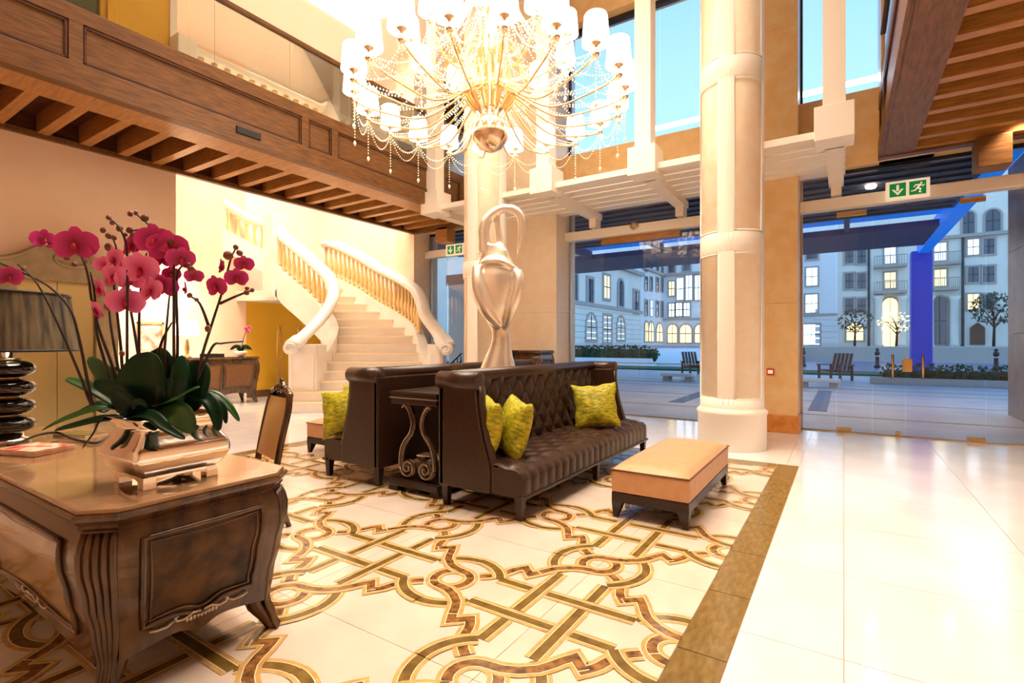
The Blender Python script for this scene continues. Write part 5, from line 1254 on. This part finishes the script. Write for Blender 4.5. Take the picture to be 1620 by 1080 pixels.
# ================================================================== CHANDELIER
CX, CY = -3.36, 4.72
cdl = thing('chandelier', 'huge crystal bead chandelier with many lit white shades over the sofas', 'chandelier', (CX, CY, 0))
def pol(r, a, z): return Vector((r*math.cos(a), r*math.sin(a), z))
MB().lathe([(0, 3.58), (.06, 3.585), (.14, 3.63), (.20, 3.72), (.21, 3.80), (.19, 3.88), (.15, 3.94), (.13, 3.97), (.17, 4.02)], 28).obj('globe', M['rose'], cdl, True)
MB().lathe([(.13, 4.0), (.10, 4.1), (.12, 4.25), (.17, 4.45), (.20, 4.6), (.13, 4.8), (.06, 5.0), (.05, 5.4), (.10, 5.5), (.12, 5.6), (.05, 5.7), (.02, 5.8)], 20).obj('stem_body', M['amber'], cdl, True)
MB().tube([(0, 0, 5.7), (0, 0, ZC-.05)], .014, 8).obj('chain', M['brass'], cdl, True)
MB().lathe([(.03, -.16), (.12, -.1), (.16, 0)], 20, (0, 0, ZC-.002)).obj('ceiling_rose', M['brass'], cdl, True)
for k in range(14):                                        # crown of leaves above the globe
    a = 2*PI*k/14; mb = MB(); mb.tube(catmull([pol(.13, a, 4.0), pol(.20, a, 4.10), pol(.27, a, 4.22), pol(.30, a, 4.30), pol(.26, a, 4.33)], 3), [.01, .02, .03, .035, .038, .04, .04, .038, .035, .03, .02, .015, .01], 6, False, .25); mb.obj('leaf', M['amber'], cdl, True)
shade_me = MB().lathe([(.128, 0), (.128, .02), (.108, .25), (.10, .265)], 20, cap=False).mesh('lamp_shade', M['glow'], True)
mb = MB(); mb.lathe([(.010, -.12), (.03, -.115), (.042, -.09), (.02, -.08), (.016, -.02), (.05, .0), (.055, .02), (.03, .03)], 12); cup_me = mb.mesh('candle_cup', M['rose'], True)
bul_me = MB().lathe([(.0, .03), (.02, .04), (.026, .08), (.016, .14), (.0, .17)], 8).mesh('bulb', M['bulb'], True)
def beads(mb, pts, r=.0115, step=.034, tot=None):
    acc = 0
    for a, b in zip(pts, pts[1:]):
        l = (b-a).length
        while acc <= l: mb.octa(a+(b-a)*(acc/l), r); acc += step
        acc -= l
def sag(a, b, s, n=12): return [a+(b-a)*(i/n)-Vector((0, 0, s*4*(i/n)*(1-i/n))) for i in range(n+1)]
tiers = ((20, 1.49, 4.16, 0.07, 1.0, 3.98), (10, .90, 4.70, .2, .92, 4.40))
tips = []
for N, R, Z, ph, sc_, zd in tiers:
    row = []
    for k in range(N):
        a = 2*PI*k/N+ph; p = pol(R, a, Z); row.append((a, p))
        arm_ = catmull([pol(.12, a, Z+.12), pol(.28, a, Z+.05), pol(R*.5, a, zd-.06), pol(R*.8, a, zd-.02), pol(R*.97, a, Z-.12), pol(R, a, Z-.06)], 5)
        MB().tube(arm_, .011, 6).obj('arm', M['amber'], cdl, True)
        inst('lamp_shade', shade_me, cdl, p, (0,0,0), (sc_,)*3); inst('candle_cup', cup_me, cdl, p, (0,0,0), (sc_,)*3); inst('bulb', bul_me, cdl, p, (0,0,0), (sc_,)*3)
        mb = MB(); q = p-Vector((0, 0, .12)); beads(mb, [q, q-Vector((0, 0, .40 if N > 10 else .25))]); mb.octa(q-Vector((0, 0, .44 if N > 10 else .29)), .022, .035); mb.obj('bead_drop', M['crystal'], cdl)
        for d in (-.05, .05): 
            mb = MB(); beads(mb, sag(pol(R-.02, a+d*.6, Z-.1), pol(.2, a, 4.32 if N > 10 else 4.6), .16)); mb.obj('bead_swag', M['crystal'], cdl)
    for k in range(N):
        p, q = row[k][1]-Vector((0,0,.10)), row[(k+1) % N][1]-Vector((0,0,.10)); mb = MB(); beads(mb, sag(p, q, .15 if N > 10 else .12)); beads(mb, sag(p, q, .26 if N > 10 else .2), .009, .03); mb.obj('bead_garland', M['crystal'], cdl)
    tips.append(row)
for k in range(20):
    a, p = tips[0][k]; mb = MB(); beads(mb, sag(pol(.13, a, 5.55), p-Vector((0,0,.05)), .42, 20)); mb.obj('bead_string', M['crystal'], cdl)
for k in range(10):
    a, p = tips[1][k]; mb = MB(); beads(mb, sag(pol(.12, a, 5.5), p-Vector((0,0,.05)), .25, 16)); mb.obj('bead_string', M['crystal'], cdl)
mb = MB()
for k in range(26): mb.octa(pol(.205, 2*PI*k/26, 3.86), .016)
mb.obj('globe_beading', M['crystal'], cdl)
for k in range(6): a = k*PI/3; lamp('chandelier_bulb', 'POINT', (CX+1.2*math.cos(a), CY+1.2*math.sin(a), 4.55), 12, SOFT, .25)
lamp('chandelier_bulb', 'POINT', (CX, CY, 5.2), 15, SOFT, .3)
